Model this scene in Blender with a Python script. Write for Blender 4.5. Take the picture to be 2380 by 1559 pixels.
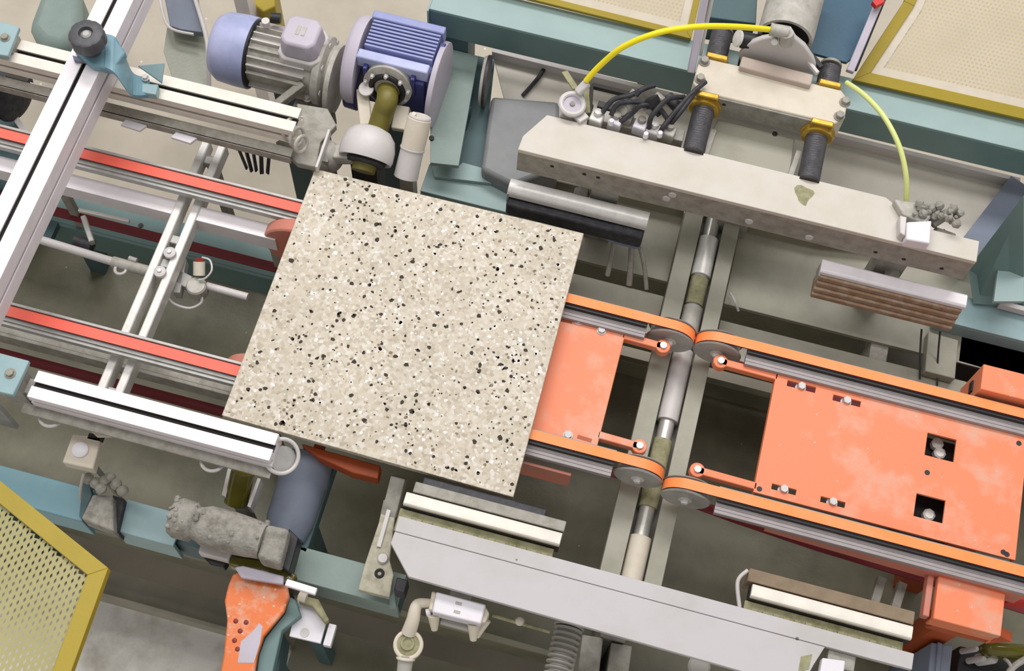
import bpy, bmesh, math, random
from mathutils import Vector, Matrix
random.seed(7)
for o in list(bpy.data.objects): bpy.data.objects.remove(o)
S = bpy.context.scene
C = bpy.context.collection
V = Vector
# ------------------------------------------------------------ camera, light, exposure
CAM = V((0.70398, -0.77338, 3.47983))
RX = V((0.9664000, 0.2542162, 0.0380150)); RY = V((-0.2471108, 0.8781277, 0.4096681)); RZ = V((0.0707623, -0.4052972, 0.9114422))
FPX = 3072.45
cd = bpy.data.cameras.new('camera'); cam = bpy.data.objects.new('camera', cd); C.objects.link(cam)
M = Matrix((RX, RY, RZ)).transposed().to_4x4(); M.translation = CAM
cam.matrix_world = M
cd.sensor_width = 36; cd.lens = FPX/2380*36; cd.clip_start = .05; cd.clip_end = 100
S.camera = cam
S.view_settings.view_transform = 'Standard'; S.view_settings.look = 'None'
S.view_settings.exposure = -0.22; S.view_settings.gamma = 1; S.view_settings.use_curve_mapping = False
W = bpy.data.worlds.new('factory_hall_light'); S.world = W; W.use_nodes = True
W.node_tree.nodes['Background'].inputs[0].default_value = (1.0, .985, .97, 1)
W.node_tree.nodes['Background'].inputs[1].default_value = .62
def lamp(name, loc, rot, sx, sy, power, col=(1, .98, .97)):
    l = bpy.data.lights.new(name, 'AREA'); l.shape = 'RECTANGLE'; l.size = sx; l.size_y = sy; l.energy = power; l.color = col
    o = bpy.data.objects.new(name, l); C.objects.link(o); o.location = loc; o.rotation_euler = rot; return o
lamp('ceiling_light', (0.2, 4.2, 7.5), (math.radians(-28), 0, 0), 7, 1.6, 400)
lamp('ceiling_light', (-1.2, 0.9, 7.5), (0, math.radians(-8), 0), 7, 1.2, 200)

def P(x, y, z=1.0):                     # point of the plane at height z that the photo shows at this pixel
    d = RX*((x-1190)/FPX) - RY*((y-779.5)/FPX) - RZ
    return CAM + d*((z-CAM.z)/d.z)
def PY(x, y, Y):
    d = RX*((x-1190)/FPX) - RY*((y-779.5)/FPX) - RZ
    return CAM + d*((Y-CAM.y)/d.y)
def PP(x, y, n, p0):                    # on a tilted plane
    d = RX*((x-1190)/FPX) - RY*((y-779.5)/FPX) - RZ
    return CAM + d*((p0-CAM).dot(n)/d.dot(n))
# ------------------------------------------------------------ materials
def lin(c): return tuple(((v/255)/12.92 if v/255 <= .04045 else ((v/255+.055)/1.055)**2.4) for v in c)+(1,)
MATS = {}
def mat(name, col, rough=.6, metal=0., dust=None, amt=.3, scale=14, bump=.15, spots=None, fine=120, rp=(.42, .68)):
    m = bpy.data.materials.new(name); m.use_nodes = True; nt = m.node_tree; N = nt.nodes; L = nt.links
    b = N['Principled BSDF']; b.inputs['Roughness'].default_value = rough; b.inputs['Metallic'].default_value = metal
    tc = N.new('ShaderNodeTexCoord'); gm = N.new('ShaderNodeNewGeometry')
    n1 = N.new('ShaderNodeTexNoise'); n1.inputs['Scale'].default_value = scale; n1.inputs['Detail'].default_value = 6; n1.inputs['Roughness'].default_value = .65
    n2 = N.new('ShaderNodeTexNoise'); n2.inputs['Scale'].default_value = fine; n2.inputs['Detail'].default_value = 3
    L.new(gm.outputs['Position'], n1.inputs[0]); L.new(gm.outputs['Position'], n2.inputs[0])
    r = N.new('ShaderNodeValToRGB'); r.color_ramp.elements[0].position = rp[0]; r.color_ramp.elements[1].position = rp[1]
    L.new(n1.outputs[0], r.inputs[0])
    mx = N.new('ShaderNodeMix'); mx.data_type = 'RGBA'
    a = lin(col); d = lin(dust) if dust else tuple(v*.8 for v in a[:3])+(1,)
    mx.inputs[6].default_value = a; mx.inputs[7].default_value = d
    mu = N.new('ShaderNodeMath'); mu.operation = 'MULTIPLY'; mu.inputs[1].default_value = amt
    L.new(r.outputs[0], mu.inputs[0]); L.new(mu.outputs[0], mx.inputs[0])
    out = mx.outputs[2]
    if spots:
        vo = N.new('ShaderNodeTexVoronoi'); vo.inputs['Scale'].default_value = spots[1]; L.new(gm.outputs['Position'], vo.inputs[0])
        cmp_ = N.new('ShaderNodeMath'); cmp_.operation = 'LESS_THAN'; cmp_.inputs[1].default_value = spots[2]
        L.new(vo.outputs['Distance'], cmp_.inputs[0])
        m2 = N.new('ShaderNodeMix'); m2.data_type = 'RGBA'; L.new(out, m2.inputs[6]); m2.inputs[7].default_value = lin(spots[0])
        L.new(cmp_.outputs[0], m2.inputs[0]); out = m2.outputs[2]
    L.new(out, b.inputs['Base Color'])
    if bump:
        bp = N.new('ShaderNodeBump'); bp.inputs['Strength'].default_value = bump; bp.inputs['Distance'].default_value = .002
        L.new(n2.outputs[0], bp.inputs['Height']); L.new(bp.outputs[0], b.inputs['Normal'])
    MATS[name] = m; return m
mat('concrete', (192, 182, 166), .8, dust=(172, 163, 147), amt=.8, scale=3, spots=((222, 216, 205), 9, .035))
mat('tray', (122, 119, 98), .45, .0, dust=(92, 90, 70), amt=.9, scale=5, spots=((170, 168, 155), 14, .03), bump=.2)  # dark olive picked for the shade under the machine
mat('tray_light', (140, 134, 118), .55, .0, dust=(114, 110, 95), amt=.9, scale=5, spots=((190, 188, 178), 12, .04))
mat('anodised', (238, 231, 235), .42, .1, dust=(216, 210, 208), amt=.4, scale=25, bump=.03)
mat('anodised_warm', (226, 220, 209), .5, .1, dust=(200, 194, 182), amt=.5, scale=25, bump=.05)
mat('slot_dark', (40, 36, 34), .7)
mat('painted_grey', (206, 199, 190), .6, 0, dust=(192, 184, 166), amt=.6, scale=9, bump=.1, spots=((130, 122, 110), 12, .03))
mat('painted_pale', (190, 185, 187), .55, 0, dust=(172, 168, 160), amt=.6, scale=6, bump=.06, spots=((120, 112, 105), 9, .03))
mat('steel', (178, 176, 172), .4, .2, dust=(146, 144, 138), amt=.6, scale=30)
mat('steel_dusty', (160, 156, 147), .6, .1, dust=(128, 123, 110), amt=.8, scale=40, bump=.3)
mat('steel_bright', (222, 219, 214), .35, .15, dust=(192, 188, 182), amt=.5, scale=40)
mat('bed', (162, 159, 144), .55, .05, dust=(138, 135, 119), amt=.8, scale=6, bump=.1)
mat('chrome', (205, 203, 196), .25, .5, dust=(150, 148, 138), amt=.5, scale=20, bump=.02)
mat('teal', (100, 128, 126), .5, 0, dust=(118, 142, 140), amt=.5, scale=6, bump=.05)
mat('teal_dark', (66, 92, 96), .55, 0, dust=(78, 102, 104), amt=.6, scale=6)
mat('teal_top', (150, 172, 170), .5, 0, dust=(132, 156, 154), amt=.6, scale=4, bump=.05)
mat('teal_grey', (136, 152, 146), .55, 0, dust=(118, 136, 130), amt=.7, scale=8)
mat('light_blue', (112, 156, 168), .45, 0, dust=(140, 170, 176), amt=.5, scale=8)
mat('pale_blue', (150, 176, 180), .5, 0, dust=(128, 158, 162), amt=.6, scale=12)
mat('casting_blue', (108, 146, 160), .4, 0, dust=(130, 164, 174), amt=.5, scale=14)
mat('deep_blue', (44, 84, 108), .5, 0, dust=(70, 100, 110), amt=.4, scale=5)
mat('slate_blue', (118, 126, 142), .55, 0, dust=(98, 104, 116), amt=.6, scale=9)
mat('red_belt', (250, 104, 84), .55, dust=(240, 116, 96), amt=.5, scale=20, bump=.05)
mat('orange_belt', (255, 142, 66), .5, dust=(250, 158, 110), amt=.5, scale=14, bump=.05)
mat('belt_back', (118, 26, 34), .6, dust=(92, 24, 30), amt=.6)
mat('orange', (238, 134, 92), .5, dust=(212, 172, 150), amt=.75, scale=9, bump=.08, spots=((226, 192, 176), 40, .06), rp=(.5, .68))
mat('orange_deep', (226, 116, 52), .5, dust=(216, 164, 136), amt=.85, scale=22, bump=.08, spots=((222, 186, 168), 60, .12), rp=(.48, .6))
mat('orange_shade', (176, 78, 30), .5, dust=(150, 66, 26), amt=.5)  # orange darkened, shade put into the colour
mat('salmon', (206, 124, 104), .55, dust=(180, 140, 126), amt=.6, scale=16)
mat('foot_brown', (186, 170, 158), .6, dust=(166, 150, 138), amt=.5, scale=20)
mat('duct_grey', (132, 134, 134), .55, dust=(112, 113, 116), amt=.6, scale=7)
mat('tint_sheet', (150, 152, 138), .3, dust=(136, 140, 126), amt=.6, scale=5)
mat('lit_floor', (240, 236, 228), .6, dust=(178, 170, 156), amt=.9, scale=7)  # pale tone brightens the shaded floor, with its scuffs
mat('sheet_taupe', (232, 224, 212), .6, dust=(210, 200, 186), amt=.6, scale=7)
mat('rail_grey', (160, 152, 152), .5, .05, dust=(134, 127, 126), amt=.5, scale=20)
mat('black_rubber', (38, 37, 42), .55, dust=(74, 72, 76), amt=.6, scale=60, bump=.3)
mat('black', (22, 21, 22), .5, dust=(44, 42, 42), amt=.4)
mat('knob', (72, 72, 76), .45, dust=(92, 92, 96), amt=.4, scale=40)
mat('rod_dark', (92, 90, 94), .45, .3, dust=(66, 64, 68), amt=.7, scale=60, bump=.5, fine=260)
mat('brass', (188, 148, 50), .3, .6, dust=(206, 176, 96), amt=.5, scale=60)
mat('yellow_hose', (246, 226, 20), .35, amt=.1)
mat('pale_hose', (216, 224, 140), .35, amt=.1)
mat('yellow_paint', (166, 144, 30), .5, dust=(150, 130, 24), amt=.5, scale=8)
mat('mesh_tan', (206, 192, 163), .6, dust=(190, 176, 145), amt=.5, scale=8)
mat('mesh_olive', (168, 160, 112), .6, dust=(154, 146, 94), amt=.6, scale=6)
mat('cream', (214, 204, 187), .6, dust=(196, 186, 166), amt=.5, scale=20)
mat('lilac_blue', (178, 182, 218), .4, 0, dust=(136, 146, 182), amt=.8, scale=7, bump=.02)
mat('motor_blue', (140, 147, 194), .5, 0, dust=(158, 164, 202), amt=.5, scale=30)
mat('motor_navy', (46, 50, 110), .45, 0, dust=(70, 76, 136), amt=.4, scale=30)
mat('lilac_grey', (190, 182, 196), .5, 0, dust=(170, 164, 170), amt=.5, scale=10)
mat('cast_grey', (182, 178, 170), .55, .1, dust=(146, 142, 130), amt=.7, scale=40, bump=.25)
mat('cast_light', (205, 200, 198), .5, .05, dust=(184, 178, 172), amt=.4, scale=14)
mat('olive_rubber', (120, 110, 44), .45, dust=(100, 92, 36), amt=.5, scale=20)
mat('olive_glass', (98, 92, 30), .12, dust=(76, 72, 22), amt=.5, scale=20)
mat('arm_dust', (186, 181, 162), .9, dust=(146, 141, 122), amt=.8, scale=50, bump=.6)
mat('dust_crust', (158, 154, 146), .95, dust=(118, 114, 104), amt=.9, scale=50, bump=1.0, fine=180)
mat('brown_foam', (150, 118, 92), .85, dust=(180, 158, 140), amt=.75, scale=45, bump=.6)
mat('brown_strip', (140, 122, 100), .8, dust=(110, 96, 78), amt=.6, scale=30, bump=.4)
mat('olive_dust', (158, 154, 122), .9, dust=(120, 118, 84), amt=.9, scale=45, bump=.5)
mat('white_plastic', (226, 222, 228), .4, dust=(200, 196, 196), amt=.3)
mat('red_paint', (206, 44, 40), .5, amt=.2)
mat('dark_red', (128, 32, 24), .5, amt=.3)
mat('cable_grey', (172, 168, 160), .5, amt=.3)
mat('chip_dark', (58, 47, 36), .75, dust=(34, 29, 22), amt=.8, scale=200, bump=0)
mat('chip_brown', (136, 122, 98), .7, dust=(112, 100, 78), amt=.8, scale=200, bump=0)
mat('chip_white', (230, 224, 222), .5, dust=(212, 204, 200), amt=.5, scale=200, bump=0)
def terrazzo():
    m = bpy.data.materials.new('terrazzo'); m.use_nodes = True; nt = m.node_tree; N = nt.nodes; L = nt.links
    b = N['Principled BSDF']; b.inputs['Roughness'].default_value = .4
    g = N.new('ShaderNodeNewGeometry')
    v = N.new('ShaderNodeTexVoronoi'); v.inputs['Scale'].default_value = 150; L.new(g.outputs['Position'], v.inputs[0])
    s = N.new('ShaderNodeSeparateColor'); L.new(v.outputs['Color'], s.inputs[0])
    r = N.new('ShaderNodeValToRGB'); e = r.color_ramp.elements
    e[0].position = 0; e[0].color = lin((174, 162, 142)); e[1].position = 1; e[1].color = lin((220, 212, 204))
    for p, c in ((.18, (190, 179, 158)), (.5, (200, 190, 171)), (.8, (206, 197, 180)), (.9, (214, 206, 195))):
        k = e.new(p); k.color = lin(c)
    L.new(s.outputs[0], r.inputs[0])
    n = N.new('ShaderNodeTexNoise'); n.inputs['Scale'].default_value = 7; n.inputs['Detail'].default_value = 5; L.new(g.outputs['Position'], n.inputs[0])
    mx = N.new('ShaderNodeMix'); mx.data_type = 'RGBA'; mx.blend_type = 'MULTIPLY'
    r2 = N.new('ShaderNodeValToRGB'); r2.color_ramp.elements[0].color = (.84, .825, .80, 1); r2.color_ramp.elements[0].position = .35; r2.color_ramp.elements[1].position = .65; r2.color_ramp.elements[1].color = (.94, .93, .915, 1)
    L.new(n.outputs[0], r2.inputs[0]); mx.inputs[0].default_value = 1
    L.new(r.outputs[0], mx.inputs[6]); L.new(r2.outputs[0], mx.inputs[7]); L.new(mx.outputs[2], b.inputs['Base Color'])
    MATS['terrazzo'] = m
terrazzo()
# ------------------------------------------------------------ mesh builder
class MB:
    def __init__(s): s.v = []; s.f = []; s.mi = []
    def add(s, vs, fs, mi=0):
        o = len(s.v); s.v += [V(p) for p in vs]
        for f in fs: s.f.append(tuple(i+o for i in f)); s.mi.append(mi)
        return s
    def box(s, x0, x1, y0, y1, z0, z1, mi=0):
        return s.add([(x, y, z) for z in (z0, z1) for y in (y0, y1) for x in (x0, x1)],
                     [(0, 2, 3, 1), (4, 5, 7, 6), (0, 1, 5, 4), (2, 6, 7, 3), (0, 4, 6, 2), (1, 3, 7, 5)], mi)
    def loft(s, A, B, mi=0, caps=True):
        n = len(A); fs = [(i, (i+1) % n, n+(i+1) % n, n+i) for i in range(n)]
        if caps: fs += [tuple(range(n))[::-1], tuple(range(n, 2*n))]
        return s.add(list(A)+list(B), fs, mi)
    def prism(s, pts, z0, z1, mi=0):            # pts xy
        a = sum(pts[i][0]*pts[(i+1) % len(pts)][1]-pts[(i+1) % len(pts)][0]*pts[i][1] for i in range(len(pts)))
        if a < 0: pts = pts[::-1]
        return s.loft([(p[0], p[1], z0) for p in pts], [(p[0], p[1], z1) for p in pts], mi)
    def px(s, pts, z, h, mi=0):                 # outline at height z, h thick
        return s.prism([tuple(P(x, y, z)[:2]) for x, y in pts], z-h, z, mi)
    def obox(s, a, b, w, h, up=(0, 0, 1), mi=0):    # bar a->b, width w, height h (top at a,b)
        a = V(a); b = V(b); d = (b-a).normalized(); u = V(up); sd = d.cross(u).normalized(); u = sd.cross(d)
        q = lambda p: [p-sd*w/2-u*h, p+sd*w/2-u*h, p+sd*w/2, p-sd*w/2]
        return s.loft(q(a)[::-1], q(b)[::-1], mi)
    def sect(s, sec, a, b, up=(0, 0, 1), mi=0):  # section (side, up) swept a->b
        a = V(a); b = V(b); d = (b-a).normalized(); sd = d.cross(V(up)).normalized(); u = sd.cross(d)
        return s.loft([a+sd*p+u*q for p, q in sec][::-1], [b+sd*p+u*q for p, q in sec][::-1], mi)
    def lathe(s, o, ax, prof, n=32, mi=0, caps=True):
        o = V(o); ax = V(ax).normalized(); t = ax.orthogonal().normalized(); w = ax.cross(t)
        k = len(s.v); rings = []
        for (h, r) in prof:
            rings.append([o+ax*h+(t*math.cos(2*math.pi*i/n)+w*math.sin(2*math.pi*i/n))*max(r, 1e-5) for i in range(n)])
        vs = [p for R_ in rings for p in R_]; fs = []
        for j in range(len(prof)-1):
            for i in range(n): fs.append((j*n+i, j*n+(i+1) % n, (j+1)*n+(i+1) % n, (j+1)*n+i))
        if caps: fs += [tuple(range(n))[::-1], tuple(range((len(prof)-1)*n, len(prof)*n))]
        return s.add(vs, fs, mi)
    def cyl(s, a, b, r, n=24, r2=None, mi=0):
        a = V(a); b = V(b); return s.lathe(a, b-a, [(0, r), ((b-a).length, r if r2 is None else r2)], n, mi)
    def ring(s, o, ax, R, r, n=36, k=10, mi=0):
        return s.lathe(o, ax, [(r*math.sin(2*math.pi*i/k), R+r*math.cos(2*math.pi*i/k)) for i in range(k+1)], n, mi, False)
    def tube(s, pts, r, n=10, mi=0, sub=6):
        pts = [V(p) for p in pts]; Q = []
        for i in range(len(pts)-1):
            p0 = pts[max(i-1, 0)]; p1 = pts[i]; p2 = pts[i+1]; p3 = pts[min(i+2, len(pts)-1)]
            for j in range(sub):
                t = j/sub; Q.append(.5*((2*p1)+(-p0+p2)*t+(2*p0-5*p1+4*p2-p3)*t*t+(-p0+3*p1-3*p2+p3)*t**3))
        Q.append(pts[-1]); rings = []; ref = None
        for i, q in enumerate(Q):
            d = (Q[min(i+1, len(Q)-1)]-Q[max(i-1, 0)]).normalized()
            if ref is None: ref = d.orthogonal().normalized()
            t = (ref-d*ref.dot(d)).normalized(); ref = t; w = d.cross(t)
            rr = r(i/(len(Q)-1)) if callable(r) else r
            rings.append([q+(t*math.cos(2*math.pi*a/n)+w*math.sin(2*math.pi*a/n))*rr for a in range(n)])
        fs = []
        for j in range(len(Q)-1):
            for i in range(n): fs.append((j*n+i, j*n+(i+1) % n, (j+1)*n+(i+1) % n, (j+1)*n+i))
        fs += [tuple(range(n))[::-1], tuple(range((len(Q)-1)*n, len(Q)*n))]
        return s.add([p for R_ in rings for p in R_], fs, mi)
    def belt(s, path, y, w, t):                 # closed path [(x,z)...], outside material 0, inside and edges 1
        n = len(path); out = []; inn = []
        for i in range(n):
            a = V(path[i-1]); b = V(path[(i+1) % n]); d = (b-a).normalized(); nn = V((-d.y, d.x))
            p = V(path[i]); out.append(p); inn.append(p-nn*t)
        vs = [(p.x, y-w/2, p.y) for p in out]+[(p.x, y+w/2, p.y) for p in out]+[(p.x, y-w/2, p.y) for p in inn]+[(p.x, y+w/2, p.y) for p in inn]
        f0 = []; f1 = []
        for i in range(n):
            j = (i+1) % n
            f0.append((i, j, n+j, n+i)); f1 += [(2*n+i, 3*n+i, 3*n+j, 2*n+j), (i, 2*n+i, 2*n+j, j), (n+i, n+j, 3*n+j, 3*n+i)]
        o = len(s.v); s.add(vs, f0, 0)
        for f in f1: s.f.append(tuple(i+o for i in f)); s.mi.append(1)
        return s
def obj(name, m, mats, parent=None, bev=0., ang=35, origin=None):
    if isinstance(mats, str): mats = [mats]
    me = bpy.data.meshes.new(name)
    if parent is not None: org = parent.matrix_world.translation.copy() if parent.parent is None else V(parent['_o'])
    else: org = V(origin) if origin is not None else V((sum(p.x for p in m.v)/len(m.v), sum(p.y for p in m.v)/len(m.v), min(p.z for p in m.v)))
    if parent is not None and parent.parent is None: org = V(parent['_o'])
    me.from_pydata([tuple(p-org) for p in m.v], [], m.f)
    for k in mats: me.materials.append(MATS[k])
    bm = bmesh.new(); bm.from_mesh(me)
    if len(set(m.mi)) > 1:
        for f, i in zip(bm.faces, m.mi): f.material_index = i
    bmesh.ops.recalc_face_normals(bm, faces=bm.faces[:]); bm.to_mesh(me); bm.free()
    for p in me.polygons: p.use_smooth = True
    me.set_sharp_from_angle(angle=math.radians(ang))
    o = bpy.data.objects.new(name, me); C.objects.link(o); o['_o'] = tuple(org)
    if parent is not None: o.parent = parent
    else: o.location = org
    if bev:
        b = o.modifiers.new('b', 'BEVEL'); b.width = bev; b.segments = 2; b.limit_method = 'ANGLE'; b.angle_limit = math.radians(40)
    return o
def tag(o, label, cat, group=None, kind=None):
    o['label'] = label; o['category'] = cat
    if group: o['group'] = group
    if kind: o['kind'] = kind
    return o
def thing(name, label, cat, loc, group=None):
    o = bpy.data.objects.new(name, None); C.objects.link(o); o.location = V(loc); o['_o'] = tuple(loc); o.empty_display_size = .05
    return tag(o, label, cat, group)
def struct(name, m, mt, bev=0.):
    o = obj(name, m, mt, None, bev); o['kind'] = 'structure'; return o
def bolt(a, ax, r, h, parent, mt='steel_bright', name='bolt'):
    m = MB(); m.lathe(a, ax, [(0, r*1.35), (h*.2, r*1.35)], 20); m.lathe(V(a)+V(ax).normalized()*h*.2, ax, [(0, r), (h*.8, r)], 6)
    return obj(name, m, mt, parent, .0006)
# ------------------------------------------------------------ setting
m = MB(); m.box(-4, 5, -4, 5, -.1, 0); struct('floor', m, 'concrete')
# ------------------------------------------------------------ low shade sheets and machine frames
t = thing('pit_shade_sheet', 'dark sheet coloured as the shade under the conveyors', 'tray', (.5, .2, 0))  # dark sheet added so the pit under the conveyors looks shaded
m = MB(); m.box(-.95, 1.9, -.17, .56, .40, .42); obj('tray_floor', m, 'tray', t)
m = MB(); m.box(.42, 1.9, .60, 1.0, .50, .515); obj('tray_floor', m, 'tray', t)  # dark plate added to make the bed gap look shaded
for y in (.56, -.185):
    m = MB(); m.box(-.95, 1.9, y, y+.015, .40, .5); obj('tray_rim', m, 'tray', t, .002)
for x in (-.85, 1.8):
    for y in (-.12, .5):
        m = MB(); m.box(x-.03, x+.03, y-.03, y+.03, 0, .4); obj('leg', m, 'teal_dark', t, .003)
t = thing('side_shade_sheet', 'grey-brown sheet coloured as machine shade outside the lower side frame', 'tray', (.3, -.4, 0))  # sheet with the machine's shadow put into its colour
m = MB(); m.box(-.9, .17, -.29, -.23, .33, .345); obj('tray_floor', m, 'tray_light', t)
m = MB(); m.box(.17, 1.9, -.52, -.23, .33, .345); obj('tray_floor', m, 'tray', t)
m = MB(); m.box(-.9, .17, -.30, -.29, .3, .37); obj('tray_rim', m, 'tray_light', t, .002)
for x in (-.8, .5, 1.8):
    m = MB(); m.box(x-.02, x+.02, -.28, -.24, 0, .33); obj('leg', m, 'teal_dark', t, .003)

def frame_beam(name, label, runs, y0, y1, z, mats, loc):
    t = thing(name, label, 'channel', loc)
    for (x0, x1), k in zip(runs, mats):
        m = MB(); m.box(x0, x1, y0, y1, z-.008, z); m.box(x0, x1, y0, y0+.008, z-.1, z-.008); m.box(x0, x1, y1-.008, y1, z-.1, z-.008)
        obj('flange', m, k, t, .0015)
    for (x0, x1) in (runs if y0 > .5 else [(runs[0][0], runs[-1][1])]):
        m = MB(); m.box(x0+.002, x1-.002, (y0+y1)/2-.02, (y0+y1)/2+.02, z-.12, z-.02); obj('web', m, 'teal_dark', t)
    return t
t = frame_beam('steel_channel', 'teal steel channel below the diagonal row of dusty grinding head parts', [(-.95, -.235), (-.165, -.04), (.2, .43)], -.24, -.172, .85, ['light_blue', 'pale_blue', 'teal_grey'], (-.2, -.2, 0))
for x in (-.8, -.5):
    m = MB(); m.box(x-.03, x+.03, -.235, -.18, 0, .75); obj('leg', m, 'teal_dark', t, .003)
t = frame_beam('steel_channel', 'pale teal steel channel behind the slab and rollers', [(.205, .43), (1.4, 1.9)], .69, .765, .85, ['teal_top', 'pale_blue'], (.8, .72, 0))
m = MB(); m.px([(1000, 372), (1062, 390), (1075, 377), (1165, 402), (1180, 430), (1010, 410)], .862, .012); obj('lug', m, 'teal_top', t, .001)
for x in (.32, 1.7):
    m = MB(); m.box(x-.03, x+.03, .695, .76, 0, .75); obj('leg', m, 'teal_dark', t, .003)

# bed plates between the two clamp beams
t = thing('machine_bed', 'grey-green steel bed plates lying under the belts', 'machine bed', (1, .5, 0))
for (x0, x1, y0, y1, z) in ((.3, .803, .644, .86, .8), (.938, 1.9, .625, .86, .8), (.3, .803, .475, .606, .8), (.938, 1.9, .475, .583, .8)):
    m = MB(); m.box(x0, x1, y0, y1, z-.012, z); obj('bed_plate', m, 'bed', t, .001)
for x in (.45, 1.3, 1.75):
    m = MB(); m.box(x-.02, x+.02, .48, .85, .73, .788); m.box(x-.02, x+.02, .6, .64, 0, .73); obj('bearer', m, 'steel_dusty', t, .002)
# long teal beam at the back
def nearbox(pA, pB, z, w, h):
    A = P(*pA, z); B = P(*pB, z); d = (B-A).normalized(); s = V((-d.y, d.x, 0))
    mm = MB(); mm.loft([A, A+s*w, A+s*w-V((0, 0, h)), A-V((0, 0, h))], [B, B+s*w, B+s*w-V((0, 0, h)), B-V((0, 0, h))]); return mm
t = thing('long_beam', 'long teal box beam running behind the motors and the press head', 'beam', (.8, 1.08, 0))
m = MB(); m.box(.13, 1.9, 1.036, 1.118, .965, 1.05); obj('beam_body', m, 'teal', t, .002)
m = MB(); m.box(.13, 1.9, 1.037, 1.12, 1.05, 1.054); obj('lit_top', m, 'teal_top', t, .001)  # top face in a lighter teal, overhead light put into its colour
m = MB(); m.box(.126, .13, 1.03, 1.12, .955, 1.054); obj('end_cap', m, 'teal_top', t, .001)
for x in (.18, 1.7):
    m = MB(); m.box(x-.04, x+.04, 1.04, 1.11, 0, .965); obj('leg', m, 'teal_dark', t, .003)
# spray tray / sheet housing between beam and press
t = thing('splash_tray', 'taupe folded sheet splash tray between the teal beam and press beam', 'tray', (.9, .9, 0))
m = MB(); m.px([(1148, 135), (1270, 160), (1700, 275), (2370, 425), (2235, 592), (1900, 560), (1215, 400)], .84, .006); obj('tray_floor', m, 'sheet_taupe', t)
A = P(1145, 116, .87); B = P(2372, 418, .87)
m = MB(); m.obox(A, B, .012, .03); obj('back_rim', m, 'cast_light', t, .001)
A = P(2372, 422, .88); B = P(2235, 600, .88)
m = MB(); m.obox(A, B, .05, .07); obj('end_wall', m, 'slate_blue', t, .001)
for x in (.5, 1.2):
    m = MB(); m.box(x-.02, x+.02, .93, .97, 0, .83); obj('leg', m, 'teal_dark', t)
m = MB(); m.tube([P(1272, 148, .85), P(1250, 182, .85), P(1215, 222, .85)], .005); tag(obj('black_hose', m, 'black_rubber'), 'short black hose lying on the taupe splash tray', 'hose')
t = thing('duct_box', 'matt grey box with a curved dark side flange beside the press beam', 'box', tuple(P(1190, 300, .7))[:2]+(0,))
m = MB(); m.px([(1142, 222), (1300, 235), (1300, 390), (1190, 430), (1118, 392)], .9, .2); obj('body', m, 'duct_grey', t, .01)
m = MB(); a = P(1128, 190, .93); m.lathe(a, (1, .1, 0), [(0, .062), (.006, .062)], 36); obj('side_flange', m, 'black_rubber', t)
m = MB(); m.lathe(a-V((.008, 0, 0)), (1, .1, 0), [(0, .056), (.007, .060)], 36); obj('flange_face', m, 'cast_grey', t)
m = MB(); m.box(P(1200, 300, .7).x-.03, P(1200, 300, .7).x+.03, P(1200, 300, .7).y-.03, P(1200, 300, .7).y+.03, 0, .7); obj('post', m, 'teal_dark', t)
# teal panel right of the motors
t = thing('sheet_panel', 'pale teal sloping sheet panel right of the blue motor', 'panel', tuple(P(1060, 250, 0))[:2]+(0,))
m = MB(); m.px([(1028, 108), (1112, 130), (1066, 385), (1000, 378), (1000, 280), (1040, 200)], .92, .012); obj('face', m, 'teal_grey', t, .001)
m = MB(); m.px([(1112, 130), (1150, 140), (1122, 395), (1066, 385)], .86, .012); obj('return_edge', m, 'teal_dark', t)
m = MB(); a = P(1070, 260, 0.9); m.box(a.x-.02, a.x+.02, a.y-.02, a.y+.02, 0, .9); obj('post', m, 'teal_dark', t)
m = MB(); m.cyl(P(1003, 322, .921), P(1003, 322, .921)+V((0, 0, .004)), .006, 16); obj('screw', m, 'black', t)
# teal hopper at the right edge
t = thing('hopper', 'teal sheet hopper with slanted walls at the right edge behind the side frame', 'hopper', (1.6, .85, 0))
m = MB(); a, b, c, d = PY(2378, 455, .84), PY(2250, 625, .8), P(2262, 705, .86), P(2379, 715, .86)
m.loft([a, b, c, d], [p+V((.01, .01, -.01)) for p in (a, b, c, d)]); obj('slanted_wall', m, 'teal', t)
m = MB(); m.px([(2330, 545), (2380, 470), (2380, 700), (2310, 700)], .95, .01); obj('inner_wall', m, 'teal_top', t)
m = MB(); m.obox(P(2325, 702, .875), P(2400, 722, .875), .012, .02); obj('lip', m, 'cast_light', t, .001)
m = MB(); m.box(1.6, 1.66, .84, .9, 0, .84); obj('post', m, 'teal_dark', t)
m = MB(); m.px([(2232, 758), (2420, 790), (2420, 880), (2325, 872), (2222, 842)], .8, .08)
tag(obj('black_casing', m, 'black', None, .006), 'black casing below the pale side frame at the right edge', 'casing')

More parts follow.
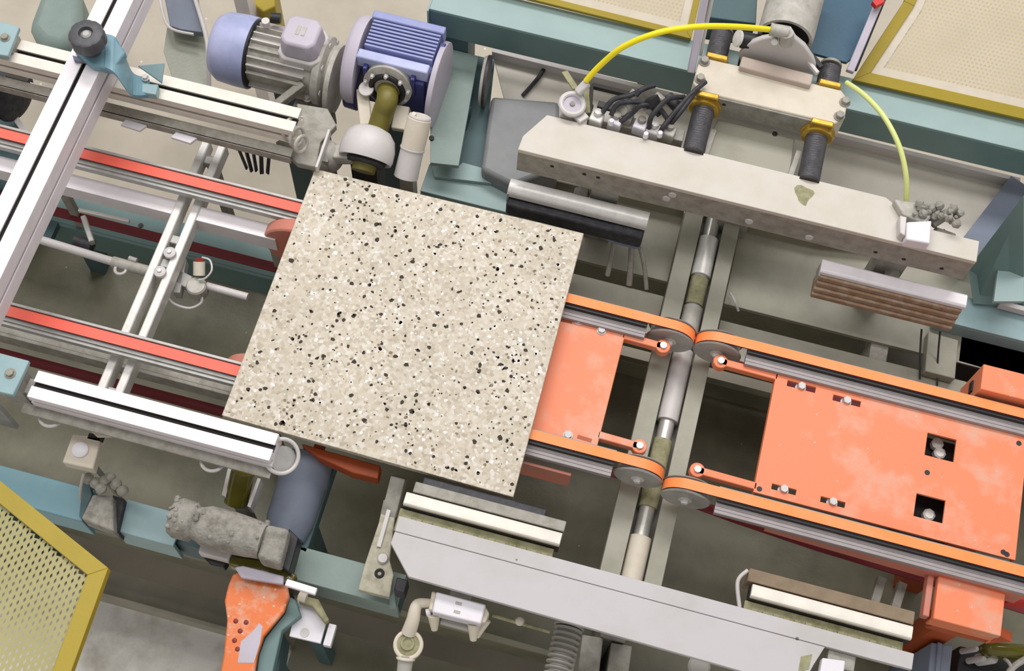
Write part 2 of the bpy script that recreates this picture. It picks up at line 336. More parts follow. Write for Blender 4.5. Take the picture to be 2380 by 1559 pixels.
# ------------------------------------------------------------ aluminium T-slot profiles
def tsection(w, h, sw=.009, sd=.011, slots=(0,)):
    a = w/2; b = h
    top = [(-a, 0)]
    for s in slots: top += [(s-sw/2, 0), (s-sw/2, -.003), (s-sw*.9, -.0035), (s-sw*.9, -sd), (s+sw*.9, -sd), (s+sw*.9, -.0035), (s+sw/2, -.003), (s+sw/2, 0)]
    top += [(a, 0)]
    right = [(a, -b/2+sw/2), (a-.003, -b/2+sw/2), (a-.003, -b/2+sw), (a-sd, -b/2+sw), (a-sd, -b/2-sw), (a-.003, -b/2-sw), (a-.003, -b/2-sw/2), (a, -b/2-sw/2), (a, -b)]
    left = [(-p, q) for p, q in right[::-1]]
    return top+right+left
def profile(label, a, b, w, h, mt, loc):
    t = thing('aluminium_profile', label, 'profile rail', loc)
    m = MB(); m.sect(tsection(w, h), a, b); obj('extrusion', m, mt, t, .0008)
    d = (V(b)-V(a)).normalized(); s = d.cross(V((0, 0, 1)))
    m = MB(); m.obox(V(a)+V((0, 0, -.0105)), V(b)+V((0, 0, -.0105)), .0152, .001); obj('slot_lining', m, 'slot_dark', t)
    return t
ZB = 1.10
tA = profile('broad bright aluminium profile rail crossing the picture at upper left, topmost', (-.481, 1.35, 1.19), (-.481, -.08, 1.19), .074, .086, 'anodised', (-.481, .6, 0))
m = MB(); m.box(-.5, -.46, 1.28, 1.32, 0, 1.104); obj('post', m, 'anodised', tA)
m = MB(); m.box(-.5, -.46, -.078, -.068, .8, 1.104); obj('foot_bracket', m, 'steel', tA)
tB = profile('cream aluminium profile rail in front of the two motors', (-1.1, .645, ZB), (-.046, .645, ZB), .06, .05, 'anodised_warm', (-.5, .645, 0))
m = MB(); m.box(-1.0, -.95, .62, .67, 0, 1.05); obj('post', m, 'anodised', tB)
tC = profile('bright aluminium profile rail below the lower red belt, its end over the slab corner', (-.34, -.061, ZB), (.145, -.061, ZB), .056, .05, 'anodised', (-.1, -.061, 0))
m = MB(); m.box(-.80, -.34, -.075, -.045, 1.052, 1.075); obj('end_bracket', m, 'steel', tC)
m = MB(); m.box(-.80, -.76, -.08, -.04, .42, 1.052); obj('post', m, 'anodised', tC)
# dusty ledges hanging under B and C
m = MB(); m.box(-1.1, -.05, .588, .612, 1.03, 1.036); m.box(-1.1, -.05, .586, .59, 1.015, 1.036); obj('side_ledge', m, 'steel_dusty', tB)
for x0, x1 in ((-.43, -.385), (-.315, -.27)):
    m = MB(); m.prism([(x0, .571), (x1, .568), (x1+.01, .585), (x0+.006, .587)], 1.02, 1.028); obj('pale_clip', m, 'white_plastic', tB, .001)
m = MB(); m.box(-.36, .145, -.108, -.088, 1.045, 1.051); obj('side_ledge', m, 'steel_dusty', tC)
for px_ in (120, 495):
    a = P(px_, 968+(px_-120)*.275, 1.03); m = MB(); m.ring(a, (0, .2, 1), .022, .0035, 28, 8); obj('cable_loop', m, 'cast_light', tC)
# round end cap of C
a = P(655, 1060, 1.06); m = MB(); m.ring(a, (.5, -.25, .83), .033, .004, 36, 10); obj('end_ring', m, 'cast_light', tC)
m = MB(); m.lathe(a-V((.006, 0, .02)), (.6, -.2, .75), [(0, .026), (.016, .026)], 28); obj('end_plug', m, 'steel', tC)
# end fitting of B
t = thing('end_fitting', 'grey cast end fitting at the right end of the cream profile rail', 'fitting', (0, .63, 0))
m = MB(); m.px([(690, 240), (762, 252), (782, 290), (745, 330), (735, 388), (690, 378), (640, 330), (690, 300)], 1.02, .02); obj('plate', m, 'steel_dusty', t, .002)
for i, (x, y) in enumerate(((676, 300), (690, 318), (700, 335))):
    m = MB(); m.ring(P(x, y, 1.07), (.9, -.3, .3), .024-.003*i, .004, 28, 8); obj('collar', m, 'cast_grey', t)
m = MB(); m.obox(P(735, 388, 1.03), P(765, 300, 1.03), .006, .02); obj('rib', m, 'cast_light', t, .001)
m = MB(); m.box(-.02, .02, .62, .66, .8, 1.0); obj('stem', m, 'steel_dusty', t)
# rubber brush under profile B
t = thing('rubber_brush', 'black rubber fringe hanging under the cream profile rail', 'brush', tuple(P(592, 370, .97)))
m = MB(); m.obox(P(548, 338, .985), P(634, 352, .985), .012, .012); obj('holder', m, 'black_rubber', t, .001)
for i in range(5):
    a = P(556+17*i, 344+3*i, .98); b = P(576+11*i, 392+3*i+(4 if i % 2 else 0), .93)
    m = MB(); m.obox(a, b, .009, .004, (0, .4, 1)); obj('strand', m, 'black_rubber', t, .0008)
# pale blue end brackets at the left edge
for lab, pts, z, bx in (('pale blue bracket plate with a bolt at the upper left edge', [(-30, 40), (45, 62), (18, 130), (-30, 122)], 1.125, (12, 88)), ('pale blue bracket plate with a bolt at the left edge beside the lower profile rail', [(-30, 812), (68, 838), (30, 918), (-30, 905)], 1.12, (24, 868))):
    c = P(bx[0], bx[1], z); t = thing('bracket_plate', lab, 'bracket', (c.x, c.y, z))
    m = MB(); m.px(pts, z, .012); obj('plate', m, 'pale_blue', t, .002)
    bolt(c, (0, 0, 1), .008, .008, t, 'steel_dusty')
    m = MB(); m.box(c.x-.03, c.x+.02, c.y-.02, c.y+.02, 1.0, z-.012); obj('block', m, 'steel_dusty', t, .001)

# knob and blue cast bracket
k = P(198, 74, 1.275); K = V((k.x, k.y, 0))
t = thing('cast_bracket', 'glossy blue cast bracket clamped over the crossing of two profile rails', 'bracket', (k.x, k.y, 1.19))
m = MB(); m.px([(172, 118), (212, 150), (238, 156), (262, 160), (292, 120), (262, 80), (215, 70), (180, 90)], 1.212, .022); obj('clamp_pad', m, 'casting_blue', t, .004)
ring = []
path = [P(245, 118, 1.215), P(268, 128, 1.212), P(290, 165, 1.185), P(310, 195, 1.14), P(345, 200, 1.118)]
ws = (.040, .044, .038, .027, .022); m = MB(); Q = []; q_ = [path[0]]+path+[path[-1]]; w_ = (ws[0],)+ws+(ws[-1],)
for i in range(4):
    for j in range(5):
        u_ = j/5; cr = lambda a, b, c, d: .5*((2*b)+(c-a)*u_+(2*a-5*b+4*c-d)*u_*u_+(3*b-a-3*c+d)*u_**3)
        Q.append((cr(*q_[i:i+4]), cr(*w_[i:i+4])))
Q.append((path[-1], ws[-1]))
for (a, w0), (b, w1) in zip(Q[:-1], Q[1:]):
    s = V((-.35, .94, 0)).normalized()
    up = V((0, 0, .012)); m.loft([a-s*w0, a+s*w0, a+s*w0-up, a-s*w0-up], [b-s*w1, b+s*w1, b+s*w1-up, b-s*w1-up], caps=False)
obj('curved_arm', m, 'casting_blue', t, 0, 50)
m = MB(); m.px([(322, 192), (368, 196), (362, 220), (316, 212)], 1.125, .02); obj('foot', m, 'pale_blue', t, .002)
m = MB(); a = P(350, 150, 1.13); b = P(352, 190, 1.12); m.loft([P(320, 152, 1.15), P(382, 146, 1.15), P(376, 192, 1.12)], [p-V((0, 0, .006)) for p in (P(320, 152, 1.15), P(382, 146, 1.15), P(376, 192, 1.12))]); obj('gusset', m, 'pale_blue', t, .001)
bolt(P(338, 182, 1.126), (0, 0, 1), .006, .008, t, 'cast_light')
m = MB(); m.px([(168, 128), (190, 134), (196, 142), (172, 140)], 1.2, .01); obj('shim', m, 'slate_blue', t, .001)
prof = [(0, .018), (.022, .018), (.024, .032), (.029, .0365), (.050, .0365), (.056, .034), (.059, .029), (.059, .015), (.052, .013), (.052, 0)]
m = MB(); m.lathe((k.x, k.y, 1.214), (0, 0, 1), prof, 64, caps=False)
for i, p in enumerate(m.v):
    a = math.atan2(p.y-k.y, p.x-k.x); q = 1-.05*max(0, math.cos(8*a))**2 if (p.xy-k.xy).length > .025 else 1
    m.v[i] = V((k.x+(p.x-k.x)*q, k.y+(p.y-k.y)*q, p.z))
kb = obj('clamp_knob', m, 'knob', t); kb['label'] = 'round black plastic clamping knob'
m = MB(); m.lathe((k.x, k.y, 1.262), (0, 0, 1), [(0, .011), (.006, .010), (.009, .006)], 20); obj('screw_cap', m, 'steel', kb)

# ------------------------------------------------------------ left conveyor (red belts)
def arc(cx, cz, r, a0, a1, n=10): return [(cx+r*math.cos(math.radians(a0+(a1-a0)*i/n)), cz+r*math.sin(math.radians(a0+(a1-a0)*i/n))) for i in range(n+1)]
def red_line(y, yr, label, xr, yp):
    t = thing('belt_line', label, 'conveyor belt', (-.4, y, .6), 'red belt lines')
    path = [(-1.1, .98)] + arc(xr-.0, .98-.09, .09, 90, -60, 12) + [(xr-.06, .74), (-1.1, .74)]
    m = MB(); m.belt(path, y, .023, .004)
    for i, p in enumerate(m.v):
        if p.z < .8: m.v[i] = V((p.x, p.y+(yr-y), p.z))
    obj('belt', m, ['red_belt', 'belt_back'], t)
    m = MB(); m.lathe((xr, yp-.014, .89), (0, 1, 0), [(0, .03), (0, .084), (.004, .088), (.028, .088), (.032, .084)], 40); obj('end_pulley', m, 'salmon', t, .001)
    m = MB(); m.box(-1.1, .0, y-.019, y+.019, .955, .971); m.box(-1.1, .0, y+.013, y+.019, .971, .984); m.box(-1.1, .0, y-.026, y-.019, .95, .966); obj('guide_rail', m, 'steel', t, .0008)
    return t
tU = red_line(.505, .462, 'upper red belt line, running in behind the slab corner from the left', .005, .462)
tL = red_line(.111, .094, 'lower red belt line, running under the slab from the left edge', .03, .14)
tU['group'] = tL['group']; 
for t_, y in ((tU, .505), (tL, .111)):
    for x in (-.8, .02):
        m = MB(); m.box(x-.012, x+.012, y-.012, y+.012, .42, .955); obj('post', m, 'steel_dusty', t_)
m = MB(); m.box(-1.1, -.288, .445, .480, .895, .92); m.box(-1.1, -.288, .447, .478, .87, .895)
t = thing('side_rail', 'lilac-white aluminium rail in two lengths beside the upper red belt', 'rail', (-.3, .46, .87))
obj('rail', m, 'anodised', t, .001); m = MB(); m.box(-.235, -.05, .445, .480, .87, .92); obj('rail', m, 'anodised', t, .001)
for x in (-.58, -.08):
    m = MB(); m.box(x, x+.02, .462, .475, .69, .87); obj('post', m, 'steel_dusty', t)
t = thing('teal_channel', 'dull teal steel channel below the lilac-white rail', 'channel', (-.3, .4, .0))
m = MB(); m.box(-1.1, .02, .46, .54, .684, .69); m.box(-1.1, .02, .452, .46, .60, .69)
obj('web', m, 'teal', t, .001)
m = MB(); m.box(-.95, -.62, .40, .455, .68, .70); m.box(-.95, -.93, .4, .455, .42, .68); obj('flange', m, 'teal_dark', t)
for x in (-.02, -.6):
    m = MB(); m.box(x-.02, x+.02, .47, .51, .42, .684); obj('leg', m, 'teal_dark', t)
m = MB(); m.cyl((-.435, .505, .690), (-.435, .505, .692), .006, 14); obj('hole_plug', m, 'black', t)
m = MB(); m.box(-.95, .04, .118, .15, .80, .815); m.box(-.95, .04, .110, .118, .77, .815)
m.box(-.02, 0, .125, .145, .42, .8); m.box(-.9, -.88, .125, .145, .42, .8)
tag(obj('lower_channel', m, 'steel_dusty', None, .001), 'dark grey steel channel under the lower red belt', 'channel')
# ------------------------------------------------------------ twin cross rails with fittings
t = thing('cross_rail_pair', 'pair of slim steel rails crossing under the red belts', 'rail', (-.26, .3, .86))
for x in (-.279, -.241):
    m = MB(); m.box(x-.0095, x+.0095, -.02, .645, .885, .925); obj('cross_rail', m, 'steel_bright', t, .003)
for y in (.33, .39, .02, .6):
    m = MB(); m.box(-.27, -.25, y-.01, y+.01, .895, .915); obj('spacer', m, 'steel', t, .002)
for (x, y) in ((395, 588), (372, 632)):
    a = P(x, y, .93); m = MB(); m.lathe(a-V((0, 0, .004)), (0, 0, 1), [(0, .013), (.008, .013), (.01, .009)], 20); obj('clamp_ring', m, 'cast_light', t)
    bolt(a+V((0, 0, .004)), (0, 0, 1), .005, .006, t)
for y in (.6,):
    m = MB(); m.box(-.27, -.25, y, y+.02, .42, .9); obj('post', m, 'steel_dusty', t)
t = thing('air_cylinder', 'thin pale air cylinder with a ring eye left of the cross rails', 'cylinder', (-.45, .335, .8))
m = MB(); m.cyl(P(60, 547, .86), P(262, 608, .86), .0095, 20); obj('barrel', m, 'cast_light', t)
m = MB(); m.cyl(P(262, 608, .86), P(350, 632, .86), .0125, 20); obj('head', m, 'cast_grey', t, .001)
m = MB(); m.ring(P(280, 626, .862), (0, .1, 1), .012, .0035, 24, 8); obj('ring_eye', m, 'cast_light', t)
m = MB(); m.cyl(P(300, 600, .868), P(318, 606, .868), .006, 12); obj('port', m, 'steel', t)
t = thing('sensor', 'grey proximity sensor with a red cap and white wire loop', 'sensor', tuple(P(458, 660, .86)))
m = MB(); a = P(456, 664, .88); m.lathe(a-V((0, 0, .03)), (0, 0, 1), [(0, .022), (.03, .022), (.034, .019)], 28); obj('body', m, 'cast_grey', t)
m = MB(); m.cyl(P(463, 640, .885), P(463, 608, .9), .013, 20); obj('neck', m, 'cream', t)
m = MB(); m.cyl(P(463, 609, .9), P(463, 604, .905), .009, 20); obj('red_cap', m, 'dark_red', t)
m = MB(); m.tube([P(470, 598, .9), P(488, 605, .905), P(492, 628, .905), P(478, 646, .895), P(462, 650, .89)], .0022); m.tube([P(385, 684, .86), P(405, 706, .85), P(440, 716, .85), P(466, 705, .855), P(470, 690, .86)], .003); obj('wire', m, 'cast_light', t)
m = MB(); m.cyl(P(480, 664, .865), P(576, 690, .865), .0085, 18); obj('rod', m, 'cast_light', t)
m = MB(); m.obox(P(410, 640, .87), P(440, 655, .87), .03, .02); m.obox(P(425, 600, .87), P(410, 680, .87), .016, .03); obj('holder', m, 'steel', t, .002)
for nm, (x, y), lab in (('small_fitting', (212, 555), 'small dark hose fitting behind the air cylinder'),):
    t = thing(nm, lab, 'fitting', tuple(P(x, y, .8)))
    m = MB(); m.cyl(P(175, 560, .8), P(215, 572, .8), .016, 20); obj('body', m, 'black_rubber', t)
    m = MB(); m.obox(P(192, 500, .83), P(212, 560, .83), .012, .02); obj('clip', m, 'steel', t, .002)
    m = MB(); m.obox(P(182, 486, .835), P(300, 512, .835), .008, .01); obj('lever', m, 'steel_bright', t, .001)

# ------------------------------------------------------------ right conveyors (orange belts)
def conveyor(name, label, x0, x1, yu, yl, px0, px1, small, loc):
    """small: pulleys visible at the x1 end; else at the x0 end"""
    t = thing(name, label, 'conveyor', loc)
    r = .05; z = .98
    for k, y in enumerate((yu, yl)):
        if small: path = [(x0, z)] + arc(x1-r, z-r, r, 90, -90, 14) + [(x0, z-2*r)]
        else: path = arc(x0+r, z-r, r, 270, 90, 14) + [(x1, z), (x1, z-.26), (x0+.606, z-.202), (x0+.345, z-.172), (x0+.155, z-.130)]
        if not small: path = [(a, b) for a, b in path]
        m = MB(); m.belt(path, y, .021, .0045); obj('belt', m, ['orange_belt', 'belt_back'], t)
        cx = x1-r if small else x0+r
        m = MB(); m.lathe((cx, y-.017, z-r), (0, 1, 0), [(0, .012), (0, r-.002), (.003, r+.0015), (.0055, r-.0045), (.0285, r-.0045), (.031, r+.0015), (.034, r-.002), (.034, .012)], 48); pu = obj('pulley', m, 'steel', t)
        m = MB(); m.lathe((cx, y-.026, z-r), (0, 1, 0), [(0, .006), (.002, .008), (.009, .008)], 6); m.lathe((cx, y-.0185, z-r), (0, 1, 0), [(0, .014), (.002, .014)], 20); obj('axle_nut', m, 'steel_bright', pu)
        # rail with ridges, on the near side of the belt
        a, b = (x0, x1-2*r-.005) if small else (x0+2*r+.008, x1)
        m = MB(); m.box(a, b, y-.0125, y+.0125, z-.026, z-.0065)
        for i in range(3): m.box(a, b, y-.0185-.007*i-.005, y-.0165-.007*i, z-.030, z-.017-.001*i)
        m.box(a, b, y-.038, y-.0125, z-.032, z-.022); obj('guide_rail', m, 'rail_grey', t, .0006)
        m = MB(); m.box(a, b, y-.0165, y-.0106, z-.012, z-.006); obj('gap_shade', m, 'black', t)  # black strip added for the dark gap beside the belt
        m = MB(); m.box(a, b, y+.0115, y+.015, z-.026, z-.007); obj('guide_lip', m, 'rail_grey', t, .0006)
        # eye arm
        ys = y-.04 if k == 0 else y+.045
        if small: e = V((x1-r-.012, ys, z-.03)); s0 = V((px1-.005, ys+.002, z-.03))
        else: e = V((x0+r+.01, ys, z-.03)); s0 = V((px0+.005, ys-.002, z-.03))
        m = MB(); m.cyl(e-V((0, 0, .022)), e, .0155, 20); m.obox(s0, e, .016, .02); am = obj('eye_arm', m, 'orange', t, .002)
        m = MB(); m.cyl(e, e+V((0, 0, .006)), .0075, 8); obj('eye_bolt', m, 'steel_bright', am)
    return t
# small one
tS = conveyor('belt_conveyor', 'short orange belt conveyor whose end sticks out from under the slab', .5, .882, .4545, .139, .55, .737, True, (.7, .3, .5))
m = MB(); zz = .95
m.box(.45, .737, .160, .424, zz-.006, zz); m.box(.731, .737, .160, .424, zz-.04, zz-.006)
obj('top_plate', m, 'orange', tS, .0015)
for (x, y) in ((1398, 768), (1345, 745), (1320, 1012)):
    a = P(x, y, .95); bolt(a, (0, 0, 1), .008, .007, tS, 'cast_light')
for (x0, y0, x1, y1) in ((1300, 742, 1330, 748), (1342, 1014, 1375, 1024)):
    m = MB(); m.obox(P(x0, y0, .9505), P(x1, y1, .9505), .008, .001); obj('slot', m, 'orange_shade', tS)
m = MB(); m.box(.5, .70, .088, .094, .87, .94); obj('side_plate', m, 'salmon', tS, .001)
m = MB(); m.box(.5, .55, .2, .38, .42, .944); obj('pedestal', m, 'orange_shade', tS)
# large one
tG = conveyor('belt_conveyor', 'long orange belt conveyor with a broad slotted plate at the right', .884, 1.95, .4535, .121, 1.062, 1.6, False, (1.3, .3, .5))
def plate_with_holes(x0, x1, y0, y1, z, h, holes):
    xs = sorted({x0, x1}|{a for hh in holes for a in hh[:2]}); ys = sorted({y0, y1}|{a for hh in holes for a in hh[2:]})
    mm = MB()
    ins = lambda x, y: any(a < x < b and c < y < d for a, b, c, d in holes)
    idx = {}
    def vi(x, y, z_):
        k_ = (round(x, 5), round(y, 5), z_)
        if k_ not in idx: idx[k_] = len(mm.v); mm.v.append(V((x, y, z_)))
        return idx[k_]
    cells = [(i, j) for i in range(len(xs)-1) for j in range(len(ys)-1) if not ins((xs[i]+xs[i+1])/2, (ys[j]+ys[j+1])/2)]; cs = set(cells)
    for i, j in cells:
        q = [(xs[i], ys[j]), (xs[i+1], ys[j]), (xs[i+1], ys[j+1]), (xs[i], ys[j+1])]
        mm.f.append(tuple(vi(a, b, z) for a, b in q)); mm.f.append(tuple(vi(a, b, z-h) for a, b in q[::-1])); mm.mi += [0, 0]
        for (di, dj), (a, b) in zip(((0, -1), (1, 0), (0, 1), (-1, 0)), ((0, 1), (1, 2), (2, 3), (3, 0))):
            if (i+di, j+dj) not in cs:
                mm.f.append((vi(*q[b], z), vi(*q[a], z), vi(*q[a], z-h), vi(*q[b], z-h))); mm.mi.append(0)
    return mm
sq = [(1.388, 1.448, .322, .372), (1.383, 1.442, .187, .236)]
sl = [(1.088, 1.148, .396, .409), (1.186, 1.244, .390, .403), (1.096, 1.146, .166, .178), (1.196, 1.246, .166, .178)]
m = plate_with_holes(1.062, 1.592, .150, .426, .95, .007, sq+sl); obj('top_plate', m, 'orange', tG, .0008)
for x in (1.062, 1.588):
    m = MB(); m.box(x, x+.004, .150, .426, .93, .943); obj('plate_hem', m, 'orange', tG)
for (a, b, c, d) in sl:
    e = V(((a+b)/2, (c+d)/2, .951)); bolt(e-V((0, 0, .012)), (0, 0, 1), .0085, .018, tG, 'cast_light')
for (x, y) in ((2368, 1030), (2332, 1283), (2155, 1098), (1765, 1136), (2340, 1288)):
    a = P(x, y, .95); m = MB(); m.cyl(a, a+V((0, 0, .0006)), .0055, 16); obj('hole_cap', m, 'black', tG)
for (x, y) in ((2180, 1030), (2185, 1052), (2160, 1195)):
    a = P(x, y, .91); m = MB(); m.lathe(a-V((0, 0, .015)), (0, 0, 1), [(0, .013), (.014, .013), (.017, .009)], 8); obj('inner_nut', m, 'steel_bright', tG)
m = MB(); m.box(1.36, 1.47, .17, .39, .86, .885); obj('inner_bracket', m, 'black', tG)
m = MB(); m.box(1.5, 1.56, .2, .36, .42, .944); obj('pedestal', m, 'orange_shade', tG)
A = PY(1785, 1195, .078); B = PY(2185, 1305, .078)
m = MB(); m.loft([(1.10, .090, .948), (1.10, .090, .925), (1.10, .084, .925), (1.10, .084, .948)], [(1.62, .090, .948), (1.62, .090, .885), (1.62, .084, .885), (1.62, .084, .948)]); obj('side_plate', m, 'salmon', tG, .001)
# orange support boxes
t = thing('support_box', 'orange box bracket behind the upper orange belt at the right edge', 'bracket', (1.53, .5, .85))
m = MB(); m.box(1.468, 1.66, .474, .532, .86, 1.0); obj('body', m, 'orange', t, .002)
m = MB(); m.box(1.465, 1.468, .49, .515, .93, .95); obj('side_hole', m, 'black', t)
m = MB(); m.box(1.6, 1.65, .48, .52, .0, .86); obj('post', m, 'orange_shade', t)
t = thing('support_box', 'orange box bracket below the lower orange belt with a dark flared foot', 'bracket', (1.52, .05, .8))
m = MB(); m.box(1.452, 1.585, -.004, .085, .915, .935); m.box(1.452, 1.585, -.004, .001, .885, .915); m.box(1.580, 1.585, -.004, .085, .86, .915); obj('top_cover', m, 'orange', t, .002)
m = MB(); m.box(1.434, 1.447, .0, .088, .90, .925); obj('side_cheek', m, 'salmon', t, .002)
m = MB(); a = [P(2150, 1458, .87), P(2200, 1448, .885), P(2320, 1475, .885), P(2352, 1492, .87), P(2300, 1496, .86), P(2200, 1474, .86)]
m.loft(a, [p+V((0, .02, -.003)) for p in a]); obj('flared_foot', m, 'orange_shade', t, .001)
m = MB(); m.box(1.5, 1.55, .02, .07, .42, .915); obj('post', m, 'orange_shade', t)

# ------------------------------------------------------------ centre channel
t = thing('transfer_channel', 'grey channel with a polished shaft in the gap between both orange conveyors', 'guide', (.86, .3, .75))
m = MB(); m.box(.804, .846, -.15, .88, .838, .85); m.box(.804, .81, -.15, .88, .80, .838); obj('flange', m, 'bed', t, .001)
m = MB(); m.box(.896, .932, -.15, .88, .838, .85); m.box(.926, .932, -.15, .88, .80, .838); obj('flange', m, 'bed', t, .001)
m = MB(); m.box(.81, .926, -.15, .88, .79, .80); obj('web', m, 'steel_dusty', t)
m = MB(); m.cyl((.871, -.15, .828), (.871, .88, .828), .017, 28); obj('shaft', m, 'chrome', t)
for y0, y1, k, r in ((.66, .76, 'steel_bright', .0235), (.585, .655, 'olive_dust', .021), (.50, .58, 'cast_grey', .023), (.30, .47, 'cast_light', .0235), (.10, .255, 'olive_dust', .021), (-.06, .035, 'cream', .0235)):
    m = MB(); m.cyl((.871, y0, .828), (.871, y1, .828), r, 28); obj('reflection_band', m, k, t, .001)  # bands in several tones imitate reflections on the polished shaft
for y in (-.1, .8):
    m = MB(); m.box(.84, .9, y-.02, y+.02, 0, .79); obj('post', m, 'steel_dusty', t)
# thin posts and hoses near the pads
for lab, pts, w in (('thin pale strut under the left roller, leftmost of three', (1428, 560, 1412, 640), .010), ('thin pale strut under the left roller, middle of three', (1468, 575, 1462, 662), .012), ('bent pale strut under the left roller, rightmost of three', (1488, 575, 1503, 672), .008)):
    a = P(pts[0], pts[1], .87); b = P(pts[2], pts[3], .806)
    m = MB(); m.tube([a, a*.5+b*.5+V((0, .004, .006)), b], w/2+.001, 8); tag(obj('strut', m, 'steel_dusty'), lab, 'strut')
for lab, pts in (('thin dark wire hanging under the brown pad, left one', (2142, 765, 2138, 880)), ('thin dark wire hanging under the brown pad, right one', (2185, 770, 2178, 895))):
    a = P(pts[0], pts[1], .88); b = P(pts[2], pts[3], .803)
    m = MB(); m.tube([a, a*.5+b*.5+V((0, .003, -.006)), b], .0022, 8); tag(obj('wire', m, 'black_rubber'), lab, 'wire')
m = MB(); m.box(1.385, 1.43, .615, .69, .76, .80)
m = MB(); m.px([(2158, 770), (2228, 790), (2220, 880), (2150, 862)], .83, .028); tag(obj('pad_arm', m, 'bed', None, .002), 'grey-green arm plate under the right end of the brown pad', 'arm')
m = MB(); m.tube([P(1698, 682, .82), P(1708, 700, .83), P(1716, 722, .81)], .003); tag(obj('wire', m, 'cast_light'), 'short pale wire end beside the centre channel', 'wire')
for lab, x in (('pale upright strip below the long orange conveyor, left one', 2052), ('pale upright strip below the long orange conveyor, right one', 2100)):
    a = P(x, 1340+(x-2052)*.27, .8); b = P(x-18, 1400+(x-2052)*.27, .8); m = MB(); m.obox(a, b, .018, .02); m.box(b.x-.006, b.x+.006, b.y, b.y+.012, .42, .78); tag(obj('upright_strip', m, 'steel_dusty', None, .001), lab, 'bracket')
# ------------------------------------------------------------ press beams
t = thing('clamp_beam', 'upper grey clamp beam with chamfered ends and a speckled front flange', 'beam', (.9, .74, 1.02))
top = [(.424, .692), (.426, .727), (.462, .792), (1.19, .792), (1.275, .742), (1.392, .742), (1.392, .692)]
m = MB(); m.prism(top, 1.108, 1.12); obj('top_plate', m, 'painted_grey', t, .0012)
m = MB(); m.box(.424, 1.392, .6935, .702, 1.035, 1.108); obj('front_flange', m, 'steel_dusty', t, .001)
for x, z in ((.75, 1.07), (.93, 1.06), (.76, 1.09), (1.06, 1.055)):
    m = MB(); m.lathe((x, .6935, z), (0, -1, 0), [(0, .009), (.003, .008)], 16); obj('flange_bolt', m, 'cast_light', t)
for x in (.5, .57, .6, 1.2, 1.26, 1.34):
    m = MB(); m.lathe((x, .6935, 1.085 if x < 1 else 1.06), (0, -1, 0), [(0, .0045), (.0006, .0045)], 12); obj('flange_hole', m, 'slot_dark', t)
a = P(1868, 452, 1.1205); m = MB()
m.prism([(a.x+(.018+.006*math.sin(3*q))*math.cos(q)*1.0, a.y+(.024+.006*math.cos(2.3*q))*math.sin(q)) for q in [i*math.pi/9 for i in range(18)]], 1.12, 1.1204); obj('dirt_patch', m, 'olive_dust', t)
for x in (.62, 1.25):
    m = MB(); m.box(x-.03, x+.03, .705, .76, .80, 1.108); obj('stand', m, 'steel_dusty', t, .002)

t = thing('clamp_beam', 'lower pale clamp beam with a long bend line, in front of the slab', 'beam', (.9, -.18, 1.02))
top = [(.413, -.132), (.413, -.185), (.462, -.236), (1.29, -.236), (1.29, -.188), (1.372, -.166), (1.372, -.132)]
m = MB(); m.prism([(.413, -.132), (.414, -.1615), (1.372, -.1615), (1.372, -.132)], 1.109, 1.1205); obj('bent_lip', m, 'painted_pale', t, .001)
m = MB(); m.prism([(.414, -.1622), (.413, -.185), (.462, -.236), (1.185, -.245), (1.2, -.2), (1.215, -.1622)], 1.108, 1.12); obj('top_plate', m, 'painted_pale', t, .0012)
m = MB(); m.box(.424, 1.372, -.142, -.133, 1.03, 1.108); obj('rear_flange', m, 'steel_dusty', t, .001)
for x in (.86, 1.25):
    m = MB(); m.box(x-.025, x+.025, -.19, -.145, .35, 1.108); obj('stand', m, 'steel_dusty', t, .002)
m = MB(); m.px([(1912, 1528), (1965, 1535), (1960, 1575), (1905, 1565)], 1.13, .02); obj('white_lug', m, 'white_plastic', t, .002)
m = MB(); m.px([(1862, 1525), (1888, 1520), (1880, 1555), (1855, 1562)], 1.1208, .0008); obj('dirt_patch', m, 'olive_dust', t)

def pad(name, label, x0, x1, y0, z, kind, loc, lower=False):
    t = thing(name, label, 'clamp pad', loc)
    s = -1 if not lower else 1                       # direction from beam towards the slab
    if kind == 'roller':
        m = MB(); sec = [(-.019*math.cos(a), .019*math.sin(a)*.8) for a in [i*math.pi/8 for i in range(9)]]
        m.sect([(-p, q) for p, q in sec]+[(-.019, -.012), (.019, -.012)], (x0, y0, z-.016), (x1, y0, z-.016)); obj('pad_bar', m, 'steel_bright', t, .001)
        m = MB(); m.box(x0+.002, x1-.002, y0-.036, y0+.012, z-.08, z-.034); obj('rubber_face', m, 'black_rubber', t, .006)
        m = MB(); m.tube([(x1-.11, y0-.026, z-.07), (x1-.06, y0-.032, z-.085), (x1, y0-.03, z-.088)], .004); obj('fray', m, 'slate_blue', t)
    else:
        m = MB(); m.sect([(-.014, -.015), (-.014, -.003), (-.010, 0), (.013, 0), (.017, -.004), (.017, -.015)], (x0, y0, z), (x1, y0, z)); obj('pad_bar', m, 'anodised', t, .001)
        m = MB()
        for i in range(4):
            m.box(x0+.002, x1-.003, y0-.022-.005*i, y0+.01, z-.0165-.018*(i+1)+.001, z-.0165-.018*i)
        obj('foam_face', m, 'brown_foam', t, .003)
    m = MB(); m.lathe(((x0+x1)/2, y0+.012, z-.03), (0, 1, 0), [(0, .018), (.03, .018)], 6); obj('swivel_nut', m, 'steel_dusty', t, .001)
    m = MB(); m.box(x0, x0+.004, y0-.02, y0+.012, z-.05, z-.015); obj('end_hook', m, 'steel', t)
    return t
pad('clamp_pad', 'steel roller-shaped clamp pad with a black rubber face over the slab edge', .414, .725, .678, 1.003, 'roller', (.57, .68, .95))
